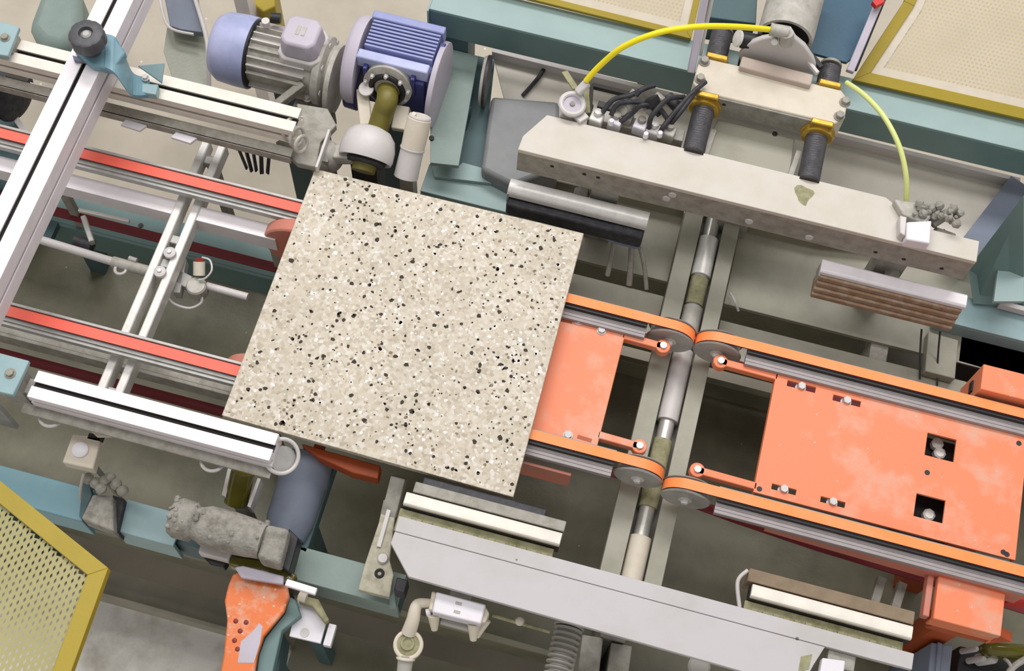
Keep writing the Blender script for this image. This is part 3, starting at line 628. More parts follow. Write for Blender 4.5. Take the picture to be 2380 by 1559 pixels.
pad('clamp_pad', 'cream-topped clamp pad with a worn brown foam face at the right', 1.104, 1.417, .668, 1.003, 'foam', (1.26, .66, .95))
def lowpad(label, x0, x1, brown, dy=0):
    t = thing('clamp_pad', label, 'clamp pad', ((x0+x1)/2, -.06, .95))
    m = MB(); m.sect([(-.013, -.012), (-.013, -.002), (-.010, 0), (.010, 0), (.013, -.003), (.013, -.012)], (x0, -.070+dy, 1.03), (x1, -.070+dy, 1.03)); obj('pad_bar', m, 'anodised_warm', t, .001)
    m = MB(); m.box(x0, x1, -.084+dy, -.054+dy, .985, 1.018); obj('bar_core', m, 'slot_dark', t)
    m = MB(); m.box(x0-(.01 if brown else -.01), x1+.002, -.052+dy, (-.026 if brown else -.03)+dy, .96, 1.021); obj('pad_face', m, 'brown_strip' if brown else 'steel_dusty', t, .002)
    if not brown:
        m = MB(); m.box(x0+.02, x1-.04, -.03, -.010, .94, 1.0); obj('rubber_face', m, 'black_rubber', t, .003)
    else:
        m = MB(); m.tube([(x0-.012, -.03+dy, 1.015), (x0-.026, -.055+dy, 1.01), (x0-.012, -.10+dy, 1.0)], .004); obj('edge_cord', m, 'cast_light', t)
    m = MB(); m.box(x0-.005, x1-.008, -.131, -.085+dy, 1.0, 1.006)
    for i in range(14): 
        xx = x0+.01+(x1-x0-.04)*i/13; m.box(xx, xx+.012, -.125, -.098, 1.006, 1.009+.002*(i % 3))
    obj('dusty_link', m, 'olive_dust', t, .001)
    return t
lowpad('pale bar clamp pad with a black rubber face just below the slab', .402, .712, False)
lowpad('pale bar clamp pad with a brown strip at lower right', 1.083, 1.390, True, 0)

# ------------------------------------------------------------ press head with guide rods
t = thing('press_head', 'cream press head block clamped on two threaded guide rods', 'press head', (.9, .86, 1.0))
zt = 1.145
c = [P(1652, 122, zt), P(1980, 212, zt), P(1975, 240, zt), P(1960, 300, zt), P(1612, 205, zt), P(1618, 165, zt)]
y0 = P(1800, 254, zt).y; y1 = P(1800, 172, zt).y; x0 = P(1612, 190, zt).x; x1 = P(1968, 250, zt).x
m = MB(); ch = .018
m.prism([(x0, y0+ch), (x0+ch, y0), (x1-ch, y0), (x1, y0+ch), (x1, y1-ch), (x1-ch, y1), (x0+ch, y1), (x0, y1-ch)], zt-.058, zt); obj('block', m, 'cream', t, .003)
m = MB(); m.box(x0+.05, x1-.05, y0-.004, y0, zt-.055, zt-.004); obj('front_face', m, 'steel_dusty', t, .001)
for x in (x0+.06, x0+.075):
    m = MB(); m.lathe((x, y0-.004, zt-.02), (0, -1, 0), [(0, .004), (.0006, .004)], 12); obj('screw_hole', m, 'slot_dark', t)
for (x, y) in ((x0+.012, y0+.03), (x0+.012, y1-.012), (x1-.012, y0+.02), (x1-.006, y1-.03)):
    bolt((x, y, zt), (0, 0, 1), .009, .012, t, 'steel_dusty')
XR = [P(1632, 270, 1.11).x, P(1893, 350, 1.11).x]
for i, x in enumerate(XR):
    zc = 1.105
    for yy, s in ((y0, -1), (y1, 1)):
        m = MB(); m.lathe((x, yy, zc), (0, s, 0), [(0, .036), (.008, .037), (.010, .034), (.018, .033), (.020, .027), (.020, .022)], 36); obj('brass_nut', m, 'brass', t, .0008)
        m = MB(); m.box(x-.024, x+.024, min(yy, yy+s*.014), max(yy, yy+s*.014), zc+.026, zc+.046); obj('brass_tab', m, 'brass', t, .003)
# rods
for i, x in enumerate(XR):
    g = thing('guide_rod', 'dark threaded guide rod through the press head, %s one' % ('left' if i == 0 else 'right'), 'rod', (x, .85, 1.08))
    ye = y1+(.105 if i == 0 else .085)
    m = MB(); pr = []; yy = .792
    n = int((ye-yy)/.006)
    for j in range(n): pr += [(j*.006, .0225), (j*.006+.003, .0238)]
    m.lathe((x, yy, 1.105), (0, 1, 0), pr, 28); obj('thread', m, 'rod_dark', g)
    m = MB(); m.lathe((x, ye, 1.105), (0, 1, 0), [(0, .0235), (.006, .0235), (.01, .019)], 28); obj('rod_end', m, 'steel_dusty', g)
    m = MB(); m.lathe((x, .786, 1.105), (0, 1, 0), [(0, .026), (.006, .026)], 28); obj('collar', m, 'slot_dark', g)
t = thing('centre_plate', 'olive-grey centre plate between the guide rods', 'plate', (.92, .82, 1.0))
m = MB(); m.px([(1668, 276), (1848, 322), (1836, 408), (1628, 356)], 1.065, .012); obj('plate', m, 'olive_dust' if 0 else 'bed', t, .003)
a = P(1801, 311, 1.066); m = MB(); m.cyl(a, a+V((0, 0, .0008)), .006, 16); obj('hole_cap', m, 'slot_dark', t)
m = MB(); m.box(.88, .95, .80, .84, .80, 1.053); obj('post', m, 'steel_dusty', t)
for xa in (1652, 1850):
    m = MB(); m.obox(P(xa+8, 300+(xa-1652)*.25, 1.075), P(xa-18, 375+(xa-1652)*.25, 1.075), .012, .014); obj('side_rib', m, 'cast_grey', t, .001)
# bell plate, brown foot and cable elbow
t = thing('bell_bracket', 'grey bell-shaped bracket plate with a brownish foot on the press head', 'bracket', (.92, y1, 1.15))
Yb = y1+.012
pts = [(1722, 150), (1716, 128), (1735, 105), (1770, 92), (1795, 88), (1798, 72), (1836, 72), (1848, 92), (1870, 110), (1890, 140), (1900, 172)]
m = MB(); A = [PY(x, y, Yb+.02) for x, y in pts]; m.loft(A, [p+V((0, .014, 0)) for p in A]); obj('bell_plate', m, 'cast_light', t, .003)
m = MB(); a = P(1722, 142, 1.16); b = P(1888, 186, 1.16); m.obox(a, b, .03, .035); obj('foot', m, 'foot_brown', t, .003)
m = MB(); m.obox(P(1845, 100, 1.17), P(1902, 168, 1.17), .008, .01); obj('side_strap', m, 'cast_light', t, .001); 
m = MB(); m.obox(P(1860, 95, 1.16), P(1910, 155, 1.16), .012, .01); obj('strap_edge', m, 'black', t, .001)
t = thing('air_fitting', 'grey elbow air fitting at the end of the bright yellow hose', 'fitting', tuple(P(1815, 80, 1.24)))
m = MB(); m.cyl(P(1790, 68, 1.25), P(1832, 76, 1.25), .0135, 20); obj('socket', m, 'cast_grey', t, .001)
m = MB(); m.cyl(P(1828, 76, 1.25), P(1828, 100, 1.22), .0155, 20); obj('elbow', m, 'cast_grey', t, .001)
m = MB(); m.cyl(P(1800, 92, 1.22), P(1800, 98, 1.23), .007, 10); obj('screw', m, 'steel_bright', t)
# horizontal cylinder hood
t = thing('cylinder_hood', 'large grey cylinder hood with a dark open end at the top edge', 'cylinder', (.93, 1.1, 1.2))
c0 = P(1824, 90, 1.19); c1 = c0+V((.008, .2, .0))
m = MB(); L_ = (c1-c0).length; m.lathe(c0, c1-c0, [(.01, .05), (0, .052), (0, .059), (.02, .060), (L_, .060)], 44, caps=False); obj('shell', m, 'cast_grey', t, 0, 50)
m = MB(); m.lathe(c0+V((0, .012, 0)), c1-c0, [(0, .051), (.01, .051)], 40); obj('dark_core', m, 'black', t)
m = MB(); m.box(c0.x-.03, c0.x+.03, 1.07, 1.11, 1.054, 1.14); obj('saddle', m, 'teal_dark', t)
t = thing('solenoid', 'small silver and black solenoid valve beside the left guide rod', 'valve', tuple(P(1725, 95, 1.16)))
m = MB(); m.cyl(P(1722, 92, 1.17), P(1765, 100, 1.17), .018, 20); obj('coil', m, 'black', t, .002)
m = MB(); m.lathe(P(1718, 90, 1.18), (-1, -.3, .4), [(0, .018), (.006, .018), (.008, .008)], 20); obj('cap', m, 'steel_bright', t)
m = MB(); a = P(1740, 100, 1.14); m.box(a.x-.01, a.x+.01, a.y-.03, a.y+.01, 1.08, 1.15); obj('mount', m, 'black', t)
# teal column and blue panel, white struts at the very top
m = MB(); m.px([(1655, -60), (1762, -30), (1757, 55), (1650, 40)], 1.13, .08); tag(obj('teal_column', m, 'teal_dark', None, .002), 'dark teal column head behind the bright yellow hose at the top edge', 'column')
t = thing('blue_panel', 'deep blue sheet panel between the grey cylinder and the right guard', 'panel', tuple(P(1960, 60, 1.06))[:2]+(1.054,))
m = MB(); m.px([(1905, -60), (2060, -60), (1985, 132), (1968, 145), (1870, 118), (1890, 60)], 1.1, .008); obj('sheet', m, 'deep_blue', t, .001)
m = MB(); a = P(1940, 60, 1.09); m.box(a.x-.02, a.x+.02, a.y-.02, a.y+.02, 1.054, 1.092); obj('stay', m, 'teal_dark', t)
def strut(lab, a, b, w, k, z0, z1):
    t = thing('strut', lab, 'strut', tuple(P(b[0], b[1], z1)))
    m = MB(); m.obox(P(*a, z0), P(*b, z1), w, .02); obj('bar', m, k, t, .002); return t
t = strut('pale double strut left of the press head at the top edge', (1648, -50), (1606, 170), .016, 'lilac_grey', 1.30, 1.13)
m = MB(); m.obox(P(1666, -50, 1.30), P(1628, 130, 1.14), .006, .02); obj('second_bar', m, 'cast_light', t, .001)
t = strut('pinkish strut along the left edge of the right guard', (2062, -40), (1976, 165), .017, 'lilac_grey', 1.2, 1.12)
m = MB(); m.obox(P(2052, -2, 1.2), P(2032, 8, 1.2), .014, .012); obj('red_tip', m, 'red_paint', t)
m = MB(); m.obox(P(2072, -40, 1.195), P(1990, 160, 1.115), .006, .02); obj('dark_edge', m, 'slot_dark', t)
# valve cluster on the upper clamp beam
t = thing('valve_cluster', 'cluster of dusty silver and black pneumatic valves behind the clamp beam', 'valves', tuple(P(1500, 270, 1.1)))
m = MB(); m.obox(P(1375, 262, 1.1), P(1590, 315, 1.1), .03, .03); obj('manifold', m, 'cast_grey', t, .002)
vs = [(1388, 268, 'steel_bright'), (1432, 275, 'white_plastic'), (1458, 262, 'cast_grey'), (1490, 285, 'white_plastic'), (1520, 296, 'cast_light'), (1556, 300, 'cast_grey')]
for i, (x, y, k) in enumerate(vs):
    a = P(x, y, 1.125); m = MB(); m.obox(a+V((-.014, 0, 0)), a+V((.014, -.004, 0)), .026, .03); obj('valve_body', m, k, t, .003)
    m = MB(); m.lathe(a+V((0, .004, 0)), (.1, .2, 1), [(0, .009), (.008, .009), (.01, .006)], 14); obj('valve_cap', m, 'steel_dusty' if i % 2 else 'steel_bright', t)
m = MB(); m.cyl(P(1455, 250, 1.13), P(1482, 215, 1.15), .014, 18); obj('coil', m, 'cast_grey', t, .002)
m = MB(); m.lathe(P(1450, 256, 1.13), (-.4, -.5, .6), [(0, .015), (.008, .012)], 18); obj('coil', m, 'steel_dusty', t)
m = MB(); m.cyl(P(1505, 262, 1.12), P(1540, 225, 1.15), .016, 18); obj('coil', m, 'cast_grey', t, .002)
m = MB(); m.cyl(P(1520, 245, 1.15), P(1512, 228, 1.16), .017, 18); obj('dark_port', m, 'black', t)
m = MB(); m.cyl(P(1552, 225, 1.13), P(1575, 250, 1.13), .013, 18); obj('dark_port', m, 'black_rubber', t)
for pts in ([(1400, 262, 1.13), (1425, 232, 1.15), (1462, 222, 1.16), (1500, 205, 1.15)], [(1440, 285, 1.12), (1470, 262, 1.14), (1492, 245, 1.16), (1530, 250, 1.15), (1560, 290, 1.13)], [(1508, 300, 1.12), (1515, 270, 1.16), (1550, 232, 1.17), (1590, 225, 1.15)], [(1478, 222, 1.16), (1492, 208, 1.17), (1522, 198, 1.17)], [(1534, 312, 1.12), (1545, 290, 1.14), (1600, 225, 1.16), (1640, 190, 1.16)], [(1548, 300, 1.12), (1580, 262, 1.15), (1622, 205, 1.16)], [(1420, 268, 1.13), (1440, 240, 1.15), (1500, 240, 1.15), (1532, 268, 1.13)]):
    m = MB(); m.tube([P(*p) for p in pts], .0055); obj('hose', m, 'black_rubber', t)
for (x, y) in ((1533, 316), (1420, 288), (1500, 318)):
    m = MB(); a = P(x, y, 1.125); m.lathe(a, (0, 0, 1), [(0, .006), (.014, .005)], 10); obj('plug', m, 'white_plastic', t)
t = thing('frame_tube', 'dark rectangular tube frame behind the valve cluster', 'frame', tuple(P(1440, 215, 1.0)))
m = MB(); m.obox(P(1378, 196, 1.0), P(1470, 218, 1.0), .01, .012); m.obox(P(1376, 196, 1.0), P(1372, 262, 1.0), .008, .012); obj('tube', m, 'slot_dark', t, .001)
m = MB(); m.obox(P(1390, 240, 1.0), P(1450, 256, 1.0), .016, .01); obj('tube', m, 'black', t, .001)
m = MB(); a = P(1376, 240, 1.0); m.box(a.x-.004, a.x+.004, a.y-.004, a.y+.004, .835, .99); obj('post', m, 'slot_dark', t)
t = thing('regulator', 'round pale pressure regulator with olive tags at the left end of the clamp beam', 'regulator', tuple(P(1330, 240, 1.12)))
a = P(1330, 242, 1.14)
m = MB(); m.ring(a, (.1, -.1, 1), .024, .006, 36, 10); obj('rim', m, 'cast_light', t)
m = MB(); m.lathe(a-V((0, 0, .02)), (.1, -.1, 1), [(0, .021), (.018, .022), (.02, .02)], 32); obj('dial', m, 'lilac_grey', t)
m = MB(); m.lathe(a, (.1, -.1, 1), [(0, .006), (.004, .005)], 12); obj('centre_pin', m, 'steel_dusty', t)
m = MB(); m.obox(P(1338, 215, 1.16), P(1362, 190, 1.18), .018, .016); obj('hose_socket', m, 'cast_light', t, .004)
m = MB(); m.obox(P(1312, 165, 1.08), P(1338, 205, 1.1), .014, .004); m.obox(P(1362, 205, 1.13), P(1366, 262, 1.12), .012, .02); obj('olive_tag', m, 'olive_dust', t, .001)
m = MB(); m.obox(P(1340, 275, 1.13), P(1362, 262, 1.13), .024, .012); obj('foot', m, 'cast_light', t, .002)
m = MB(); m.obox(P(1305, 262, 1.11), P(1350, 276, 1.11), .02, .1); obj('stem', m, 'cast_grey', t, .002)
m = MB(); m.tube([P(1362, 188, 1.18), P(1395, 152, 1.22), P(1450, 108, 1.28), P(1530, 76, 1.32), P(1620, 62, 1.33), P(1710, 62, 1.3), P(1792, 69, 1.25)], .0063, 12)
tag(obj('air_hose', m, 'yellow_hose'), 'bright yellow air hose arching from the regulator to the press head', 'hose')
m = MB(); m.tube([P(1968, 192, 1.16), P(2010, 222, 1.19), P(2055, 272, 1.21), P(2090, 340, 1.2), P(2106, 410, 1.17), P(2106, 476, 1.12)], .0055, 12)
tag(obj('air_hose', m, 'pale_hose'), 'pale yellow-green air hose curving down to the right end of the clamp beam', 'hose')
# crusted fitting right end of clamp beam
t = thing('crusted_valve', 'dust-crusted valve with a white block at the right end of the clamp beam', 'valve', tuple(P(2160, 530, 1.12)))
m = MB(); m.px([(2078, 462), (2130, 470), (2165, 500), (2150, 520), (2100, 500)], 1.14, .02); obj('crusted_body', m, 'cast_grey', t, .003)
m = MB(); a = P(2137, 545, 1.15); m.px([(2108, 515), (2166, 512), (2162, 566), (2106, 556)], 1.15, .03); obj('white_block', m, 'white_plastic', t, .003)
m = MB(); m.px([(2092, 500), (2108, 504), (2104, 548), (2092, 540)], 1.145, .025); obj('clip', m, 'cast_light', t, .002)
random.seed(3)
m = MB()
for i in range(46):
    q = random.random(); c_ = P(2135+95*q+random.uniform(-12, 8), 478+random.uniform(-8, 30)+18*q*q, 1.13+random.uniform(-.01, .02)); r = random.uniform(.004, .010)
    m.lathe(c_, (random.uniform(-1, 1), random.uniform(-1, 1), 1), [(-r, r*.3), (-r*.5, r*.9), (r*.4, r), (r, r*.3)], 7)
obj('crust', m, 'dust_crust', t)['kind'] = 'stuff'
m = MB(); m.cyl(P(2172, 540, 1.10), P(2215, 555, 1.09), .012, 16); m.cyl(P(2165, 520, 1.11), P(2205, 495, 1.12), .011, 16); obj('stub', m, 'steel_dusty', t, .001)
for i, (x, y) in enumerate(((2176, 548), (2190, 535), (2204, 560))):
    m = MB(); m.cyl(P(x, y, 1.10), P(x+4, y+16, 1.09), .006, 12); obj('dark_port', m, 'black', t)
m = MB(); m.obox(P(2150, 545, 1.11), P(2205, 560, 1.11), .03, .1); obj('mount', m, 'steel_dusty', t, .002)

# ------------------------------------------------------------ guards
def guard(label, poly, corner, yw, z0, n, frame_w, kf, km, loc, cell, inner='mesh_tan', edges=(), lip=None):
    n = V(n).normalized(); p0 = V(corner)
    pts = [PP(x, y, n, p0) for x, y in poly]
    t = thing('guard_panel', label, 'guard', loc)
    e = (pts[edges[1]]-pts[edges[0]]).normalized(); w = n.cross(e).normalized()
    cen = sum(pts, V())/len(pts)
    if (cen-pts[edges[0]]).dot(w) < 0: w = -w
    uv = [((p-pts[0]).dot(e), (p-pts[0]).dot(w)) for p in pts]; O = pts[0]
    def inset(uv, d):
        out = []; k = len(uv); area = sum(uv[i][0]*uv[(i+1) % k][1]-uv[(i+1) % k][0]*uv[i][1] for i in range(k)); sg = 1 if area > 0 else -1
        for i in range(k):
            p = V(uv[i-1]); c_ = V(uv[i]); q = V(uv[(i+1) % k]); d1 = (c_-p).normalized(); d2 = (q-c_).normalized()
            n1 = V((-d1.y, d1.x))*sg; n2 = V((-d2.y, d2.x))*sg; b = (n1+n2); b /= max(.3, b.dot(n1)); out.append(tuple(c_+b*d))
        return out
    to3 = lambda q, h=0: O+e*q[0]+w*q[1]+n*h
    inn = inset(uv, frame_w); k = len(uv)
    for i in range(k):
        j = (i+1) % k
        a = [to3(uv[i], .008), to3(uv[j], .008), to3(inn[j], .008), to3(inn[i], .008)]
        m = MB(); m.loft(a, [p-n*.02 for p in a]); obj('frame_bar', m, kf, t, .001)
    if lip:
        inn2 = inset(uv, frame_w+lip)
        for i in range(k):
            j = (i+1) % k; a = [to3(inn[i], .003), to3(inn[j], .003), to3(inn2[j], .003), to3(inn2[i], .003)]
            m = MB(); m.loft(a, [p-n*.004 for p in a]); obj('rim_strip', m, 'cream' if km == 'mesh_tan' else km, t)
        inn = inn2
    def inside(q):
        c_ = False
        for i in range(k):
            a, b = inn[i], inn[(i+1) % k]
            if (a[1] > q[1]) != (b[1] > q[1]) and q[0] < (b[0]-a[0])*(q[1]-a[1])/(b[1]-a[1])+a[0]: c_ = not c_
        return c_
    us = [q[0] for q in inn]; vs_ = [q[1] for q in inn]; m = MB(); j = 0; v = min(vs_)
    cu, cv, hu, hv = cell
    while v < max(vs_):
        u = min(us)+(j % 2)*cu/2
        while u < max(us):
            if inside((u+cu/2, v+cv/2)):
                o4 = [(u, v), (u+cu, v), (u+cu, v+cv), (u, v+cv)]; c2 = (u+cu/2, v+cv/2)
                i4 = [(c2[0]-hu/2, c2[1]-hv*.1), (c2[0], c2[1]-hv/2), (c2[0]+hu/2, c2[1]+hv*.1), (c2[0], c2[1]+hv/2)]
                m.add([to3(q) for q in o4+i4], [(0, 1, 5, 4), (1, 2, 6, 5), (2, 3, 7, 6), (3, 0, 4, 7)])
            u += cu
        v += cv; j += 1
    if m.v:
        o = obj('perforated_sheet', m, km, t); o['kind'] = 'stuff'
    return t, to3, uv
n1 = (0, -.45, 1)
g1, f3, uv = guard('yellow-framed perforated guard panel at the upper right corner', [(1981, 187), (2100, 5), (2128, -60), (2560, -60), (2560, 320)], (1.08, 1.12, 1.07), 0, 0, n1, .024, 'yellow_paint', 'mesh_tan', (1.3, 1.13, 1.054), (.0095, .0085, .0060, .0058), edges=(0, 4), lip=.018)
m = MB(); m.box(1.7, 1.73, 1.125, 1.15, .0, 1.06); obj('post', m, 'yellow_paint', g1)
g2, f3, uv = guard('yellow-framed guard panel at the top edge above the teal beam', [(1245, 3), (1606, 92), (1640, -60), (1000, -60)], (.71, 1.12, 1.07), 0, 0, n1, .014, 'yellow_paint', 'mesh_tan', (.5, 1.13, 1.054), (.0095, .0085, .0060, .0058), edges=(0, 1), lip=.018)
m = MB(); m.box(.62, .65, 1.13, 1.155, .0, 1.06); obj('post', m, 'yellow_paint', g2)
n3 = (0, 0, 1)
g3, f3, uv = guard('yellow-framed perforated guard panel at the lower left corner', [(254, 1322), (-40, 1085), (-140, 1640), (140, 1640)], (0, -.39, 1.22), 0, 0, n3, .03, 'yellow_paint', 'mesh_olive', (-.15, -.45, 0), (.014, .0095, .0100, .0042), edges=(0, 3))
m = MB(); a = P(-330, 1560, 1.2); m.box(a.x-.02, a.x+.02, a.y-.02, a.y+.02, 0, 1.205); m.box(a.x-.02, a.x+.2, a.y-.01, a.y+.01, 1.19, 1.205); obj('post', m, 'yellow_paint', g3)
# yellow guard edge at the very top left, teal bits
m = MB(); m.px([(585, -60), (640, -60), (640, 14), (612, 28), (590, 10)], .5, .3); tag(obj('yellow_post', m, 'yellow_paint', None, .004), 'yellow post behind the silver motor at the top edge', 'post')
m = MB(); m.px([(372, -60), (450, -60), (466, 30), (470, 75), (420, 68), (395, 60)], .6, .02); o = obj('curved_plate', m, 'slate_blue', None, .002); tag(o, 'slate-blue curved plate at the top edge beside the aluminium profile', 'plate')
m = MB(); m.tube([P(448, -20, .62), P(478, 80, .62), P(484, 140, .6), (P(486, 200, .55))], .006); m.tube([P(372, 0, .6), P(392, 62, .6), P(450, 80, .6)], .004); tag(obj('edge_trim', m, 'cast_light'), 'pale curved edge trim around the slate-blue plate', 'trim')
m = MB(); m.px([(100, -40), (185, -40), (188, 60), (150, 110), (95, 100), (60, 60)], .35, .3); tag(obj('floor_box', m, 'teal_grey', None, .03), 'blurred grey-green box on the floor at upper left', 'box')
t = thing('drive_wheel', 'dark wheel and teal casing at the left edge above the upper belt', 'wheel', tuple(P(20, 240, .8)))
m = MB(); m.lathe(P(18, 215, .85), (1, -.2, .1), [(-.03, .02), (-.03, .062), (.02, .066), (.025, .05), (.025, .02)], 36); obj('wheel', m, 'black_rubber', t, .002)
m = MB(); m.px([(-40, 225), (8, 235), (60, 318), (50, 400), (30, 440), (-40, 440)], .74, .2); obj('casing', m, 'teal_dark', t, .004)
m = MB(); m.px([(70, 190), (115, 205), (110, 218), (66, 205)], .95, .01); m.obox(P(28, 262, .8), P(66, 318, .8), .014, .01); obj('pale_strip', m, 'cast_light', t, .001)
m = MB(); a = P(0, 300, .6); m.box(a.x-.05, a.x+.03, a.y-.03, a.y+.03, 0, .55); obj('pedestal', m, 'teal_dark', t)

m = MB(); m.px([(388, 64), (452, 82), (470, 50), (484, 120), (486, 205), (402, 186), (380, 120)], .55, .006); tag(obj('tinted_sheet', m, 'tint_sheet', None, .001), 'translucent-looking grey-green curved sheet below the slate-blue plate', 'sheet')
# ------------------------------------------------------------ silver motor
t = thing('electric_motor', 'silver ribbed electric motor with a lilac-blue fan cover and square junction box', 'motor', (-.2, .88, .8))
my, mz = .878, .95
m = MB(); m.lathe((-.245, my, mz), (-1, 0, 0), [(0, .083), (.03, .083), (.07, .080), (.088, .068), (.095, .045), (.096, .0)], 48); obj('fan_cover', m, 'lilac_blue', t, 0, 50)
m = MB(); m.lathe((-.249, my, mz), (1, 0, 0), [(0, .079), (.008, .079)], 40); obj('dark_gap', m, 'black', t)
m = MB(); m.cyl((-.243, my, mz), (-.075, my, mz), .064, 40); obj('body', m, 'cast_grey', t)
for i in range(22):
    a = math.radians(-70+i*320/21+0)
    c_, s_ = math.cos(a), math.sin(a)
    m = MB(); q0 = V((-.238, my+s_*.062, mz+c_*.062)); u = V((0, s_, c_))
    m.obox(q0+u*.014, q0+u*.014+V((.135, 0, 0)), .0035, .016, tuple(u)); obj('fin', m, 'cast_light' if i % 3 else 'cast_grey', t, .0006)
m = MB(); m.lathe((-.09, my, mz), (1, 0, 0), [(0, .066), (.006, .080), (.022, .080), (.03, .062), (.045, .058)], 40); obj('end_flange', m, 'cast_grey', t, .001)
m = MB(); m.lathe((-.052, my-.01, mz-.01), (1, 0, 0), [(0, .082), (.012, .082), (.014, .06)], 40); obj('mount_disc', m, 'cast_grey', t, .001)
for a in (20, 70, 120, 170, 320):
    a = math.radians(a); bolt((-.062, my+.070*math.cos(a), mz+.070*math.sin(a)), (-1, 0, 0), .0055, .01, t, 'cast_light')
c0 = P(700, 72, 1.075)
def octo(cx_, cy_, s, ch): return [(cx_-s, cy_-s+ch), (cx_-s+ch, cy_-s), (cx_+s-ch, cy_-s), (cx_+s, cy_-s+ch), (cx_+s, cy_+s-ch), (cx_+s-ch, cy_+s), (cx_-s+ch, cy_+s), (cx_-s, cy_+s-ch)]
m = MB(); m.prism(octo(c0.x, c0.y, .050, .016), 1.0, 1.028); obj('junction_base', m, 'cast_light', t, .004)
m = MB(); m.loft([(x, y, 1.028) for x, y in octo(c0.x, c0.y, .044, .014)], [(x, y, 1.075) for x, y in octo(c0.x, c0.y, .040, .014)]); jb = obj('junction_box', m, 'lilac_grey', t, .006)
for dx in (-.007, .006):
    m = MB(); m.box(c0.x+dx-.004, c0.x+dx+.004, c0.y-.012, c0.y+.012, 1.075, 1.0762); obj('embossed_mark', m, 'cast_grey', t)
m = MB(); m.cyl((-.215, my+.03, 1.03), (-.215, my+.03, 1.045), .009, 16); obj('eye_bolt', m, 'cast_light', t)
m = MB(); m.lathe(P(640, 42, 1.03), (1, .2, 0), [(-.01, .012), (.012, .012)], 16); obj('cable_gland', m, 'black', t)
m = MB(); m.obox(P(640, 240, .95), P(702, 192, .98), .018, .02); obj('stay_bar', m, 'steel_dusty', t, .002)
m = MB(); m.px([(700, 205), (760, 225), (780, 262), (680, 245)], .90, .05); obj('foot_plate', m, 'steel_dusty', t, .003)
m = MB(); m.box(-.2, -.1, my-.03, my+.03, 0, .89); obj('pedestal', m, 'teal_dark', t)
for (x, y) in ((715, 230), (742, 215)):
    bolt(P(x, y, .92), (0, 0, 1), .007, .012, t, 'steel_bright')

# ------------------------------------------------------------ blue motor head
t = thing('electric_motor', 'blue ribbed electric motor with a pale lilac cowl, right of the silver one', 'motor', (.09, .9, .8))
by, bz = .915, 1.0; bx0, bx1 = P(845, 100, 1.08).x, P(1015, 120, 1.08).x
m = MB(); m.box(bx0+.004, bx1, by-.055, by+.055, bz-.07, bz+.065); obj('housing', m, 'motor_blue', t, .008)
yA, yB = P(905, 135, 1.09).y, P(930, 62, 1.09).y
for i in range(8):
    yy = by-.032+i*.0095
    m = MB(); m.box(bx0+.004, bx1-.002, yy-.0026, yy+.0026, bz+.06, bz+.085); obj('fin', m, 'motor_blue', t, .0008)
m = MB(); m.box(bx0-.002, bx1+.004, by+.040, by+.060, bz+.05, bz+.088); obj('rear_ridge', m, 'motor_blue', t, .003)
m = MB(); m.box(bx0-.006, bx1-.004, by-.066, by-.042, bz+.045, bz+.080); obj('front_ridge', m, 'lilac_blue', t, .003)
m = MB(); m.box(bx0+.01, bx1-.01, by-.075, by-.055, bz-.07, bz+.045); obj('front_block', m, 'motor_navy', t, .003)
for x in (bx0+.012, bx1-.04):
    m = MB(); m.box(x, x+.010, by-.08, by-.06, bz+.0, bz+.062); obj('lug', m, 'motor_navy', t, .002)
m = MB(); m.lathe((bx0-.006, by-.012, bz-.012), (-1, 0, 0), [(0, .102), (.018, .102), (.03, .096), (.036, .075), (.036, 0)], 48); obj('cowl', m, 'lilac_grey', t, 0, 50)
m = MB(); m.lathe((bx0-.004, by-.05, bz-.05), (-1, 0, 0), [(0, .06), (.03, .058), (.034, .03)], 36); obj('navy_cap', m, 'motor_navy', t, .002)
m = MB(); m.lathe((bx1+.002, by-.02, bz-.02), (1, 0, 0), [(0, .098), (.012, .098), (.016, .08)], 48); obj('rear_disc', m, 'lilac_grey', t, .001)
m = MB(); m.box(bx1-.002, bx1+.012, by-.03, by+.03, bz+.03, bz+.07); obj('side_ridge', m, 'motor_navy', t, .002)
fc = P(905, 205, 1.0); fc = V((P(900, 205, 1.02).x, by-.08, 1.02))
m = MB(); m.lathe((fc.x, by-.075, fc.z), (0, -1, .25), [(0, .056), (.012, .056), (.014, .045)], 40); obj('face_flange', m, 'cast_grey', t, .001)
m = MB(); m.ring((fc.x, by-.09, fc.z-.002), (0, -1, .25), .036, .007, 36, 10); obj('dark_seal', m, 'black', t)
for a in range(0, 360, 40):
    a = math.radians(a+10); bolt((fc.x+.050*math.cos(a), by-.088, fc.z+.046*math.sin(a)), (0, -1, .25), .004, .008, t, 'cast_light')
m = MB(); m.tube([(fc.x-.002, by-.08, fc.z-.01), P(900, 232, 1.02), P(890, 262, .995), P(878, 300, .97)], .024, 18); obj('olive_boot', m, 'olive_rubber', t)
for (x0, y0, x1, y1, z, w) in ((842, 205, 850, 290, 1.0, .028), (935, 245, 925, 300, .99, .034)):
    m = MB(); m.obox(P(x0, y0, z), P(x1, y1, z-.02), w, .03); obj('yoke', m, 'cream', t, .003)
m = MB(); m.lathe(P(852, 208, 1.01), (0, -.3, 1), [(0, .017), (.008, .017)], 20); obj('yoke_cap', m, 'cast_light', t, .001)
m = MB(); m.box(.05, .11, by-.05, by+.03, 0, bz-.06); obj('pedestal', m, 'teal_dark', t)
t = thing('grinding_head', 'pale round grinding head hood with dark hollow underside beside the slab corner', 'grinding head', tuple(P(850, 370, .88)))
hc = P(848, 372, 1.0); ax = V((0, .93, .36)).normalized()
